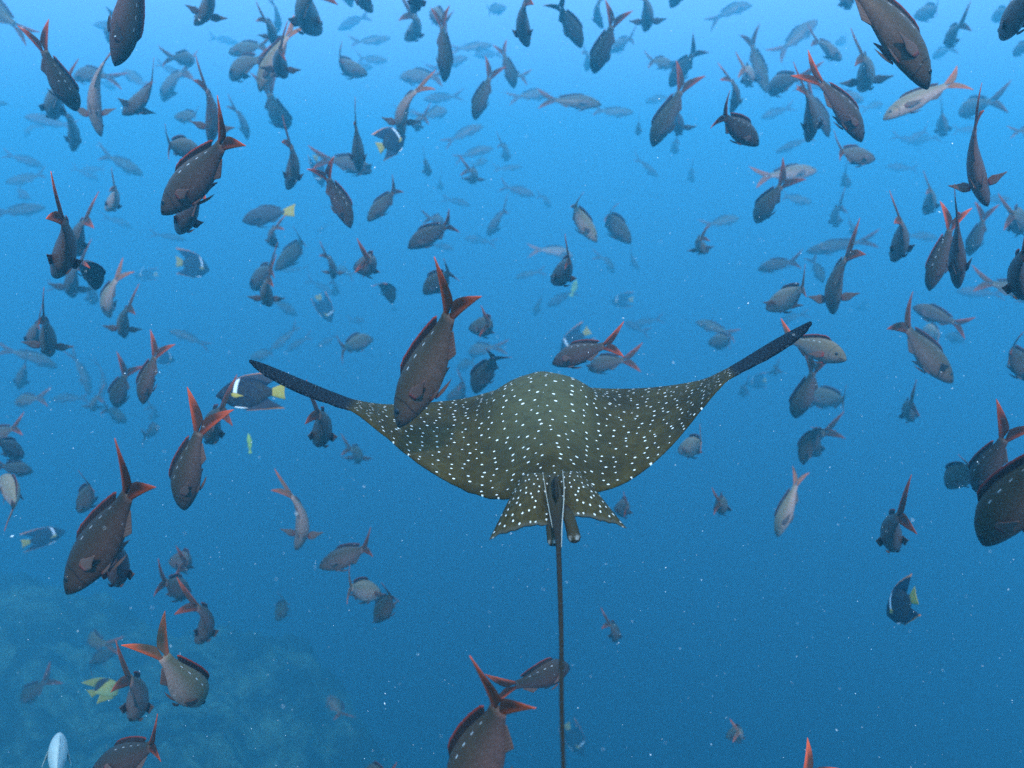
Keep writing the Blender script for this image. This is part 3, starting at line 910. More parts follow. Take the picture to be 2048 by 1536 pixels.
ROWS = """
156 221 88 101 50 R 0 0 | dark slim fish diving nose down right at the far upper left
234 133 272 -62 60 R 0 0 | big dark fish cut by the top edge, nose down, near the left
389 47 411 -40 28 U 1 0 | small grey fish nose down, right of the big top-edge fish
203 272 208 125 28 U 1 -2 ps | pale S-bent fish with both side fins spread, upper left
386 122 346 115 34 U 2 0 | medium hazy fish facing right, lower right of the big top-edge fish
219 86 228 36 26 R 2 0 | small hazy fish nose down, just lower left of the big top-edge fish
245 226 302 169 38 U 1 1 | medium grey fish nose down left, just right of the pale S-bent fish
151 156 213 153 34 U 2 0 | medium hazy fish facing left, just upper left of the pale S-bent fish
114 231 122 180 32 U 2 0 | small hazy fish nose down, just below the dark diver at far upper left
146 300 133 230 24 U 2 1 | small hazy fish nose down, lower left of the pale S-bent fish
328 200 364 146 30 U 3 0 | small faint fish nose down left, right of the pale S-bent fish
420 283 412 178 28 U 1 1 | small grey fish nose down, above the big dark upper-left fish
349 233 389 230 28 U 2 1 | small hazy fish facing left, above the big dark upper-left fish
495 278 472 221 18 U 2 0 | tiny hazy fish nose down, upper left of the dark fish with pink tail edge
400 300 341 290 46 U 1 -1 | medium grey fish facing right, just above the big dark upper-left fish
322 424 443 290 92 UL 0 1 | big dark fish at upper left with its forked tail raised to the right
357 461 400 385 48 U 0 0 | dark fish peeking out under the nose of the big dark upper-left fish
10 364 75 351 24 U 3 0 | small faint fish facing left, upper left of the plump dark far-left fish
286 349 221 315 28 U 3 0 | small faint fish nose down right, left of the big dark upper-left fish
212 418 230 378 26 U 1 0 s | small silvery fish nose down left, upper right of the plump dark far-left fish
-30 0 30 50 40 U 2 0 | medium hazy fish nose up left, upper left of the dark diver at far upper left
231 177 205 166 16 U 3 0 | tiny faint fish nose down right, just upper right of the pale S-bent fish
245 141 286 167 24 U 3 0 | small faint fish nose up left, just upper right of the pale S-bent fish
458 104 520 92 36 U 2 0 | medium hazy fish facing left, just upper left of the silvery curved fish near the top
464 155 517 120 42 U 2 0 | medium hazy fish nose down left, just left of the silvery curved fish near the top
50 274 73 252 14 U 3 0 | tiny faint fish nose down left, lower left of the dark diver at far upper left
17 207 -30 205 14 U 2 0 | tiny hazy fish facing right, left of the dark diver at far upper left
162 338 200 338 16 U 3 0 | tiny faint fish facing left, below the pale S-bent fish
518 182 575 73 40 L 1 -2 s | pale silvery curved fish near the top, tail flared to its right
545 85 530 40 22 U 1 1 | small grey fish nose down, just above the silvery curved fish near the top
555 65 548 10 14 U 2 0 | tiny hazy fish nose down, above the silvery curved fish near the top
573 151 560 100 30 U 1 0 p | small grey fish nose down, just right of the silvery curved fish near the top
642 61 628 -15 44 U 2 0 | medium hazy fish nose down, upper right of the silvery curved fish near the top
703 12 690 -30 18 U 2 0 | tiny hazy fish nose down, upper right of the silvery curved fish near the top
745 22 735 -40 24 U 1 0 | small grey fish nose down, well upper right of the silvery curved fish near the top
823 21 812 -40 28 U 1 0 | small grey fish nose down, well above the pale fish with spread fins
810 77 824 31 26 U 2 2 | small hazy fish nose down, above the pale fish with spread fins
890 164 884 53 32 R 1 2 | small grey fish nose down, upper left of the red-edged forked tail at top
862 25 890 42 36 U 2 0 | medium hazy fish nose up left, upper left of the red-edged forked tail at top
781 75 719 83 22 U 3 0 | small faint fish facing right, upper left of the pale fish with spread fins
735 146 680 120 36 U 2 0 | medium hazy fish nose down right, upper left of the pale fish with spread fins
776 120 727 117 20 U 3 0 | small faint fish facing right, right of the silvery curved fish near the top
800 153 867 153 34 U 3 0 | medium faint fish facing left, just above the pale fish with spread fins
806 270 833 182 28 U 1 -2 ps | pale fish with rounded side fins spread in front of an angelfish
810 270 766 292 58 U 1 0 A | dark angelfish with a white bar behind the pale fin-spread fish
948 239 979 156 34 L 1 -1 p | dark fish with red-edged forked tail, nose down, at top centre left
575 254 539 187 40 R 2 0 | medium hazy fish nose down right, below the silvery curved fish near the top
575 376 581 292 28 U 1 1 | dark fish hanging straight down with a pink tail edge, upper left of centre
719 341 712 255 26 U 1 0 | small grey fish nose down, above the dark diver with orange tip
742 342 661 320 42 U 2 0 p | medium hazy fish facing right, just above the dark diver with orange tip
645 375 633 322 30 L 2 0 A | hazy angelfish with yellow fins beside a horizontal grey fish, upper left
703 455 656 357 40 R 0 0 p | dark fish diving right with orange lower tail tip, left of centre
734 441 786 385 36 UL 1 1 | medium grey fish nose down left, just right of the dark diver with orange tip
858 350 850 322 16 U 2 0 | tiny hazy fish nose down, below the pale fish with spread fins
937 362 940 340 18 U 2 0 p | tiny hazy fish nose down, below the red-edged forked tail at top
966 252 906 278 24 U 3 0 | small faint fish nose up right, just below the red-edged forked tail at top
987 297 927 312 22 U 3 0 | small faint fish facing right, below the red-edged forked tail at top
893 221 851 232 26 U 3 0 | small faint fish facing right, just right of the pale fish with spread fins
985 90 920 97 22 U 3 0 | small faint fish facing right, above the red-edged forked tail at top
1012 15 980 20 24 U 3 0 | small faint fish facing right, left of the broad-tailed fish at top centre
886 378 880 362 12 U 3 0 | tiny faint fish nose down, lower right of the pale fish with spread fins
975 320 950 330 18 U 3 0 | tiny faint fish facing right, below the red-edged forked tail at top
836 258 846 235 20 U 2 0 | small hazy fish nose down left, just lower right of the pale fish with spread fins
1056 90 1051 5 29 U 1 0 | small grey fish nose down, left of the broad-tailed fish at top centre
1164 95 1122 18 36 R 1 -1 | medium grey fish nose down right, just upper left of the broad-tailed fish at top centre
1206 55 1201 0 17 U 2 0 | tiny hazy fish nose down, just above the broad-tailed fish at top centre
1289 60 1287 -5 26 U 2 0 p | small hazy fish nose down, upper right of the broad-tailed fish at top centre
1341 12 1336 -40 22 U 2 0 | small hazy fish nose down, well above the slim grey upper-right fish
1186 146 1224 52 40 L 1 -1 | grey fish with broad orange-edged tail at the top, right of centre
1221 101 1258 78 26 U 3 0 | small faint fish nose down left, just right of the broad-tailed fish at top centre
1172 140 1172 105 16 U 3 0 | tiny faint fish nose down, just lower left of the broad-tailed fish at top centre
1029 176 1008 109 26 R 1 0 | small grey fish nose down, just upper right of the red-edged forked tail at top
1010 150 1042 152 22 U 2 0 | small hazy fish facing left, just upper right of the red-edged forked tail at top
1203 208 1109 200 34 U 2 0 | medium hazy fish facing right, lower left of the broad-tailed fish at top centre
1099 190 1039 193 26 U 3 0 | small faint fish facing right, right of the red-edged forked tail at top
1268 224 1203 221 24 U 3 0 | small faint fish facing right, left of the slim grey upper-right fish
1303 292 1361 182 44 L 1 -1 | slim grey fish nose down left with thin upright tail, upper right of centre
1339 172 1385 110 38 UL 2 0 | medium hazy fish nose down left, above the slim grey upper-right fish
1346 130 1307 122 26 U 2 0 | small hazy fish facing right, above the slim grey upper-right fish
1357 263 1357 230 24 U 2 0 p | small hazy fish nose down, just right of the slim grey upper-right fish
1276 270 1278 245 12 U 2 0 | tiny hazy fish nose down, just left of the slim grey upper-right fish
1461 224 1461 160 18 U 1 2 | tiny grey fish nose down, just above the round-backed dark fish
1518 288 1451 235 50 RU 0 -1 | round-backed dark fish facing lower right, upper right of centre
1490 165 1490 138 24 U 2 0 s | small silvery fish nose down, above the round-backed dark fish
1535 185 1505 91 34 R 2 0 | medium hazy fish nose down, above the round-backed dark fish
1503 10 1437 34 26 U 3 0 | small faint fish facing right, well above the round-backed dark fish
1010 320 1005 290 16 U 3 0 | tiny faint fish nose down, below the red-edged forked tail at top
1316 354 1281 323 18 U 3 0 | tiny faint fish nose down right, below the slim grey upper-right fish
1354 305 1352 282 14 U 3 0 | tiny faint fish nose down, just below the slim grey upper-right fish
1387 362 1383 340 12 U 3 0 | tiny faint fish nose down, lower right of the slim grey upper-right fish
1045 333 1000 337 14 U 3 0 | tiny faint fish facing right, lower right of the red-edged forked tail at top
1099 414 1083 393 14 U 3 0 | tiny faint fish nose down right, upper left of the pink forked tail above the ray
1290 205 1335 195 18 U 3 0 | tiny faint fish facing left, just upper left of the slim grey upper-right fish
1858 174 1700 -36 96 RU 0 0 | huge dark fish cut by the top edge at upper right, nose down right
1634 40 1570 94 34 UL 3 0 | medium faint fish nose up right, upper left of the wide-open orange tail
1682 118 1636 83 32 U 2 0 | small hazy fish nose down right, left of the huge top-right fish
1725 281 1642 166 56 RU 0 1 | dark fish with a wide-open orange tail below the huge top-right fish
1615 281 1612 185 30 U 1 0 | small grey fish nose down, just left of the wide-open orange tail
1658 274 1622 190 30 R 1 0 | small grey fish nose down right, just left of the wide-open orange tail
1719 177 1727 115 34 U 2 1 p | medium hazy fish nose down, upper right of the wide-open orange tail
1543 185 1599 155 40 U 2 0 | medium hazy fish nose down left, upper left of the wide-open orange tail
1765 238 1893 171 46 U 1 0 sf | silver fish seen side-on facing left under the huge top-right fish
1920 227 1982 203 42 U 3 0 | medium faint fish facing left, above the right-hand fish with spread fins
1885 268 1885 230 22 U 3 0 | small faint fish nose down, just lower right of the silver fish at upper right
1975 410 1950 257 42 U 0 -1 p | dark fish with both round side fins spread at the right, nose down
1750 316 1685 302 40 U 1 -1 | medium grey fish facing right, below the wide-open orange tail
1634 340 1540 351 38 U 2 0 s | medium silvery fish facing right, lower right of the round-backed dark fish
1511 444 1562 372 44 UL 1 -1 | medium grey fish nose down left, below the round-backed dark fish
1623 404 1575 393 22 U 3 0 | small faint fish facing right, lower right of the round-backed dark fish
1899 92 1920 51 28 U 2 0 | small hazy fish nose down left, right of the huge top-right fish
2003 75 2070 -30 54 U 0 0 | dark fish cut off by the top right corner, nose down left
1985 38 2015 20 30 U 3 0 | small faint fish nose down left, right of the huge top-right fish
2028 110 2060 85 24 U 2 0 | small hazy fish nose down left, well upper right of the silver fish at upper right
1826 289 1864 276 18 U 3 0 | tiny faint fish facing left, just below the silver fish at upper right
1550 305 1610 280 18 U 3 0 | tiny faint fish nose down left, right of the round-backed dark fish
1828 32 1872 18 36 U 3 0 | medium faint fish facing left, just upper right of the huge top-right fish
1865 115 1900 98 22 U 3 0 | small faint fish nose down left, upper right of the silver fish at upper right
2075 265 2038 262 24 U 2 0 | small hazy fish facing right, upper right of the right-hand fish with spread fins
1727 200 1690 185 26 U 3 0 | small faint fish facing right, just upper right of the wide-open orange tail
1765 208 1735 215 18 U 3 0 | tiny faint fish facing right, just right of the wide-open orange tail
1697 15 1670 -20 28 U 2 0 | small hazy fish nose down right, upper left of the huge top-right fish
1700 370 1690 350 18 U 3 0 | tiny faint fish nose down right, below the wide-open orange tail
1848 425 1861 380 26 U 2 1 | small hazy fish nose down, above the three divers at the right
109 549 125 440 44 U 0 0 | plump dark fish hanging nose down at far left with a pale upright tail
160 508 169 442 28 U 1 0 | small grey fish nose down, just right of the plump dark far-left fish
195 580 163 524 42 R 0 -2 | black curved fish with spread tail overlapping others at the left
148 591 156 533 28 U 2 0 p | small hazy fish nose down, just lower right of the plump dark far-left fish
219 633 232 560 34 LU 1 -2 s | medium silvery fish nose down, lower right of the plump dark far-left fish
251 672 256 617 24 U 1 0 p | small grey fish nose down, above the dark red-finned fish at left
101 708 88 640 30 U 1 0 p | small grey fish nose down, below the plump dark far-left fish
58 688 76 648 28 U 1 0 | small grey fish nose down left, below the plump dark far-left fish
91 414 8 424 26 U 3 0 | small faint fish facing right, upper left of the plump dark far-left fish
263 455 219 437 16 U 3 0 | tiny faint fish facing right, right of the plump dark far-left fish
419 539 365 526 52 U 2 0 A | hazy angelfish with yellow tail and white bar, left of centre
268 552 307 549 26 U 3 0 A | very faint angelfish with a white bar between fish at the left
485 440 570 424 42 U 0 0 S | blue-grey surgeonfish with a bright yellow tail facing left
284 807 310 713 42 L 0 -1 | dark red-finned fish nose down left of the large angelfish
232 813 250 750 38 L 1 -1 | medium grey fish nose down, just left of the dark red-finned fish at left
349 720 318 712 34 U 2 0 A | small round hazy angelfish behind a red-finned fish at the left
115 735 25 703 26 U 3 0 | small faint fish facing right, below the plump dark far-left fish
338 661 400 685 20 U 3 0 | small faint fish facing left, upper right of the dark red-finned fish at left
38 775 50 730 24 U 3 0 | small faint fish nose down, well left of the dark red-finned fish at left
198 800 200 735 14 U 3 0 | tiny faint fish nose down, left of the dark red-finned fish at left
180 790 152 720 16 U 3 1 | tiny faint fish nose down, well below the plump dark far-left fish
372 480 318 470 12 U 3 0 | tiny faint fish facing right, just upper left of the hazy yellow-tailed angelfish
505 573 539 536 42 U 2 0 | medium hazy fish nose down left, below the yellow-tailed surgeonfish
190 605 178 575 22 U 3 0 | small faint fish nose down, lower right of the plump dark far-left fish
556 493 551 455 18 U 1 0 | tiny grey fish nose down, just lower right of the yellow-tailed surgeonfish
549 539 602 484 38 UL 2 0 | medium hazy fish nose down left, lower right of the yellow-tailed surgeonfish
542 609 536 560 26 U 1 0 p | small grey fish nose down, below the yellow-tailed surgeonfish
667 557 654 513 18 U 1 1 p | tiny grey fish nose down, just left of the round pale-backed fish
674 534 700 549 20 U 3 0 | small faint fish nose up left, just left of the round pale-backed fish
708 534 738 521 50 U 1 2 | round pale-backed fish with crescent orange tail, left of centre
786 607 764 567 28 R 1 0 | small grey fish nose down right, just lower right of the round pale-backed fish
795 618 783 616 14 U 3 0 | tiny faint fish facing right, lower right of the round pale-backed fish
815 494 891 453 42 UL 1 1 | medium grey fish nose down left, upper right of the round pale-backed fish
885 447 861 437 26 U 2 0 | small hazy fish nose down right, upper right of the round pale-backed fish
846 586 896 547 44 UL 1 0 | medium grey fish nose down left, right of the round pale-backed fish
793 850 898 630 104 LU 0 1 | big maroon fish diving in front of the left wing, orange-edged forked tail
938 655 978 648 46 U 1 2 | round grey fish seen from behind just right of the big maroon fish
948 786 987 718 46 L 1 1 | dark fish with small orange tail tip partly hidden behind the ray
746 677 689 695 40 U 2 -1 | medium hazy fish facing right, upper left of the maroon fish over the wing
663 645 640 600 36 R 2 0 A | hazy angelfish with a yellow streak, between surgeonfish and maroon fish
594 630 552 604 22 U 3 0 | small faint fish nose down right, above the ray's left wingtip
540 700 585 662 20 U 3 1 | small faint fish nose down left, just above the ray's left wingtip
572 702 610 678 18 U 3 0 | tiny faint fish nose down left, just upper right of the ray's left wingtip
633 692 669 674 16 U 3 0 | tiny faint fish nose down left, upper right of the ray's left wingtip
940 708 987 695 30 U 3 0 | small faint fish facing left, upper left of the ray's hump
915 735 942 725 24 U 3 0 | small faint fish facing left, just right of the maroon fish over the wing
893 796 927 770 30 U 2 0 | small hazy fish nose down left, just lower right of the maroon fish over the wing
500 715 540 705 24 U 3 0 | small faint fish facing left, just upper left of the ray's left wingtip
840 655 855 651 14 U 3 0 | tiny faint fish facing left, above the maroon fish over the wing
975 470 1005 425 24 U 3 0 | small faint fish nose down left, left of the pink forked tail above the ray
630 465 655 450 12 U 3 0 | tiny faint fish nose down left, just lower left of the dark diver with orange tip
668 590 666 565 14 U 3 0 | tiny faint fish nose down, just lower left of the round pale-backed fish
560 542 605 537 10 U 3 0 | tiny faint fish facing left, lower right of the yellow-tailed surgeonfish
1195 483 1151 414 38 RU 1 -2 s | curved grey fish with pink forked tail above the ray
1263 485 1217 431 42 RU 2 0 | medium hazy fish nose down right, just right of the pink forked tail above the ray
1278 540 1262 505 14 U 3 0 | tiny faint fish nose down right, lower right of the pink forked tail above the ray
1104 562 1138 521 46 U 1 1 | medium grey fish nose down left, lower left of the pink forked tail above the ray
1146 513 1081 500 26 U 3 0 s | small silvery fish facing right, just lower left of the pink forked tail above the ray
1153 560 1144 587 12 R 2 0 Y | tiny yellow-green fish far above the hump of the ray
1225 547 1203 515 16 U 3 0 | tiny faint fish nose down right, above the dark fish above the hump
1029 557 1075 544 16 U 3 0 | tiny faint fish facing left, lower left of the pink forked tail above the ray
1069 630 1081 599 14 U 3 0 | tiny faint fish nose down, upper left of the dark fish above the hump
1221 604 1258 600 34 U 3 0 A | faint angelfish with white bar and yellow tail above the ray
1105 725 1208 692 52 U 0 0 | dark fish side-on facing left just above the hump of the ray
1120 705 1168 668 44 UL 2 0 A | angelfish with yellow tail half hidden behind the dark fish above the hump
1178 737 1247 720 40 U 1 -1 | grey fish with pale forked tail under the dark fish above the hump
1417 502 1402 476 22 U 1 0 p | small grey fish nose down right, upper left of the silvery round fish
1479 435 1422 448 24 U 3 0 | small faint fish facing right, below the round-backed dark fish
1391 643 1453 664 24 U 2 0 | small hazy fish facing left, left of the ray's right wingtip
1417 685 1458 680 38 U 2 1 | medium hazy fish facing left, left of the ray's right wingtip
1260 651 1310 640 16 U 3 0 | tiny faint fish facing left, upper right of the dark fish above the hump
1784 519 1801 442 34 U 1 1 | medium grey fish nose down, upper left of the three divers at the right
1856 581 1900 458 44 L 0 -1 | leftmost of three dark fish diving side by side at the right
1915 574 1915 447 34 U 0 0 | middle one of three dark fish diving side by side at the right
1936 511 1966 439 32 L 1 -1 | rightmost of three fish diving side by side at the right
1612 503 1719 484 30 U 3 0 | small faint fish facing left, just above the pale-finned fish at the right
1666 625 1693 516 34 U 1 -1 p | grey fish with pale side fins spread above the right wingtip
1532 615 1603 578 50 U 1 1 s | silvery round fish facing left with tail upright, above the right wingtip
1647 565 1628 525 22 R 2 0 | small hazy fish nose down right, just upper left of the pale-finned fish at the right
1516 538 1580 524 30 U 2 0 p | small hazy fish facing left, just above the silvery round fish
1907 763 1816 658 60 RU 1 0 p | large grey fish diving right at the far right, forked tail up left
1826 613 1909 645 36 U 1 0 | grey fish facing up left with dark forked tail at the far right
1845 660 1877 670 34 U 2 0 s | medium silvery fish facing left, just above the large grey diver at right
1890 672 1925 680 24 U 3 0 | small faint fish facing left, just upper right of the large grey diver at right
1693 717 1588 682 56 U 0 0 sf | pale silver fish facing right behind the right wingtip
1588 835 1626 744 48 L 1 -1 | dark fish nose down under the right wingtip with orange tail corner
1600 790 1685 800 44 U 2 0 | medium hazy fish facing left, just right of the dark fish under the right wingtip
1553 746 1553 735 12 U 2 0 p | tiny hazy fish nose down, just below the ray's right wingtip
2090 595 1984 567 44 U 2 0 | medium hazy fish facing right, right of the three divers at the right
2056 590 2046 510 40 U 0 0 | dark fish cut by the right edge with a tall upright tail
2085 765 2024 698 50 RU 1 0 | large grey fish nose down right, right of the large grey diver at right
1675 450 1678 415 20 U 3 0 | small faint fish nose down, above the pale-finned fish at the right
2027 455 2027 430 30 U 2 0 | small hazy fish nose down, lower right of the right-hand fish with spread fins
1875 476 1824 471 22 U 3 0 | small faint fish facing right, just upper left of the three divers at the right
1712 470 1700 445 16 U 3 0 | tiny faint fish nose down right, above the pale-finned fish at the right
1560 650 1600 630 18 U 3 0 | tiny faint fish nose down left, just below the silvery round fish
1710 617 1732 612 20 U 3 0 A | very faint tiny angelfish right of the pale-finned fish
1496 768 1526 762 34 U 3 0 A | faint angelfish below the right wingtip
31 807 75 796 28 U 2 0 | small hazy fish facing left, well left of the dark red-finned fish at left
102 799 161 796 20 U 3 0 | small faint fish facing left, left of the dark red-finned fish at left
189 820 195 795 16 U 2 0 | tiny hazy fish nose down, lower left of the dark red-finned fish at left
253 843 216 820 24 U 2 0 | small hazy fish nose down right, lower left of the dark red-finned fish at left
315 852 292 870 24 U 2 0 | small hazy fish nose up right, below the dark red-finned fish at left
298 838 304 815 14 U 3 0 | tiny faint fish nose down, just below the dark red-finned fish at left
365 1018 398 864 70 L 0 -1 | dark fish with a long raised red tail, left of centre
430 880 440 822 38 U 1 0 | medium grey fish nose down, just upper left of the tiny yellow-green fish
432 790 545 784 84 U 0 0 A | large blue-black angelfish with bright white bar behind the left wingtip
497 867 500 900 10 U 0 0 Y | tiny yellow-green fish just below the large angelfish
-35 882 25 857 34 U 1 0 | medium grey fish nose down left, upper left of the angelfish at the left edge
45 912 0 885 40 U 1 0 | medium grey fish nose down right, upper left of the angelfish at the left edge
65 943 5 932 34 U 1 0 | medium grey fish facing right, upper left of the angelfish at the left edge
0 955 28 1012 46 U 1 0 s | medium silvery fish nose up left, upper left of the angelfish at the left edge
156 1023 180 973 44 UL 1 1 | medium grey fish nose down left, above the biggest lower-left fish
130 1183 255 989 110 LU 0 1 | biggest dark maroon fish at lower left with glowing orange forked tail
237 1162 235 1095 42 U 0 0 | dark fish tucked behind the belly of the biggest lower-left fish
132 1062 60 1083 42 U 2 0 A | angelfish with white bar and yellow tail at the far left edge
338 1122 372 1125 46 U 1 2 | medium grey fish facing left, right of the biggest lower-left fish
378 1188 331 1165 46 U 1 0 | medium grey fish nose down right, above the large pale fish over the reef
392 1282 394 1214 34 U 1 0 | medium grey fish nose down, above the large pale fish over the reef
190 1272 212 1288 32 U 2 0 | small hazy fish nose up left, above the yellow butterflyfish
234 1303 182 1329 28 U 2 0 | small hazy fish nose up right, just above the yellow butterflyfish
240 1368 190 1384 50 UL 0 0 B | yellow butterflyfish with a black back band over the reef
263 1430 260 1360 42 U 1 1 | medium grey fish nose down, just right of the yellow butterflyfish
401 1405 328 1313 76 RU 0 1 s | large pale fish with white back dashes over the reef, tail raised
45 1403 88 1365 36 UL 2 0 | medium hazy fish nose down left, above the white fish at bottom left
182 1545 300 1493 74 U 0 1 | dark fish with white dashes cut by the bottom edge at the left
118 1472 112 1560 34 U 0 0 W | white pale fish standing on end at the bottom left edge
631 882 637 828 42 U 1 1 | round dark fish with an orange tail tip under the left wingtip
715 920 701 898 28 U 2 1 | small hazy fish nose down right, lower right of the round fish under the left wingtip
592 1098 583 992 28 U 1 2 ps | pale bent fish with side fins spread left of the ray, nose down
638 1132 726 1098 48 U 1 1 | grey fish side-on facing left below the pale bent fish
763 1188 703 1175 50 U 1 -1 s | large silvery fish facing right, just upper left of the orange forked tail at lower left
750 1243 781 1193 44 UL 1 0 | grey fish with orange-edged forked tail, lower left of the ray
552 1240 570 1204 32 UL 2 0 | small hazy fish nose down left, lower left of the grey fish below the bent one
659 1392 680 1425 28 R 2 0 | small hazy fish nose up left, lower left of the orange forked tail at lower left
730 1545 775 1556 46 U 1 0 | medium grey fish facing left, left of the red tail at the bottom
905 1625 997 1418 124 LU 0 1 | big dark fish rising from the bottom edge with a large red forked tail
1357 901 1401 885 48 U 1 1 s | silvery round fish partly behind the right wing of the ray
1230 1020 1254 1012 40 U 1 1 | grey fish with pink crescent tail behind the right pelvic fin
1433 1014 1440 1006 36 U 1 1 | medium grey fish nose down left, left of the pale curved fish at lower right
1492 786 1490 776 16 U 3 0 | tiny faint fish nose down, lower left of the ray's right wingtip
1604 929 1636 859 40 L 1 0 p | medium grey fish nose down left, below the dark fish under the right wingtip
1640 905 1650 865 28 U 2 0 | small hazy fish nose down, below the dark fish under the right wingtip
1553 1073 1591 971 36 LU 1 -2 s | pale curved fish with orange tail edge, lower right
1829 832 1821 808 30 U 2 0 | small hazy fish nose down, below the large grey diver at right
1794 1092 1797 1034 42 U 1 -1 | dark fish seen end-on with tail bent over its back, lower right
1952 982 2008 878 58 LU 0 0 | dark fish with orange tail corner beside the big right-edge fish
1893 974 1941 934 52 UL 1 0 | silver-grey round fish half behind the orange-cornered tail at right
1962 1086 2102 905 112 UL 0 0 | big dark fish cut by the right edge at lower right
1138 1331 1031 1370 58 U 0 0 | dark fish facing right across the long tail of the ray
1229 1279 1219 1248 22 U 1 1 | small grey fish nose down, right of the ray's long tail
1167 1511 1138 1459 42 R 3 0 A | hazy angelfish right of the tail of the ray at the bottom
1452 1472 1478 1464 32 U 1 2 s | pale bent fish with orange tail tips near the bottom, right of centre
1775 1228 1822 1198 66 U 0 0 A | lone dark angelfish with yellow tail in open water at lower right
1502 1681 1612 1556 60 L 0 0 | red-orange tail lobe of a fish poking up from the bottom edge
"""


def build_fish():
    SPC = {'A': 'angel', 'B': 'butter', 'S': 'surgeon', 'Y': 'wrasse', 'W': 'pale'}
    rnd = random.Random(11)
    out = []
    for ln in ROWS.strip().splitlines():
        ln, lab = (ln.split('|') + [''])[:2]
        f = ln.split()
        hx, hy, tx, ty, wp = map(float, f[:5]); dors = f[5]; cls = int(f[6]); bend = int(f[7])
        fl = f[8] if len(f) > 8 else ''
        sp = next((SPC[c] for c in fl if c in SPC), 'creole')
        loc, X, Y, Z, L, kz, d = place(hx, hy, tx, ty, wp, dors, cls, sp, 'f' in fl)
        lo = wp < 22 or cls == 3
        if bend == 0 and sp == 'creole': bend = rnd.choice((-1, 0, 0, 1) if cls == 0 else (-2, -1, -1, -1, 0, 0, 0, 1, 1, 1, 2))
        spread = 'p' in fl or (sp == 'creole' and cls in (1, 2) and rnd.random() < 0.12)
        kz *= rnd.uniform(0.93, 1.05)
        tone = rnd.uniform(0.75, 1.35) * (0.85, 1.3, 1.55, 1.6)[cls]  # random tone, times a distance lift that paints in haze and top light
        al = (0.75, 0.30, 0.10, 0.0)[cls] * rnd.uniform(0.5, 1.15)  # strength of spots and red fins, faded by distance to paint in water loss
        k_ = (1.0, 0.80, 0.68, 0.66)[cls] * rnd.uniform(0.9, 1.1)  # red cut by distance class: the water's absorption painted into the skin
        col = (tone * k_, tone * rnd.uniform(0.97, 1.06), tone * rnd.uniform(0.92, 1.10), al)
        if 's' in fl: col = (tone * 2.3, tone * 2.9, tone * 3.1, al)  # paler tint: light catching the flanks, put into the skin colour
        mat = Matrix((X, Y, Z)).transposed().to_4x4()
        mat = Matrix.Translation(loc) @ mat @ Matrix.Diagonal((L, L * (kz if kz < 1 else 1), L * kz, 1))
        parts = fish_parts(sp, bend, spread, lo)
        if lo:
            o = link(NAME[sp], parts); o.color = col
        else:
            o = bpy.data.objects.new(NAME[sp], None); C.objects.link(o); o.empty_display_size = 0.1
            for nme, me in parts:
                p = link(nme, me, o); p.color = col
        o.matrix_world = mat
        tag(o, lab.strip(), CAT[sp], GROUP.get(sp))
        out.append((o, sp, cls, hx, hy, tx, ty, wp, d, fl))
    return out


build_fish()


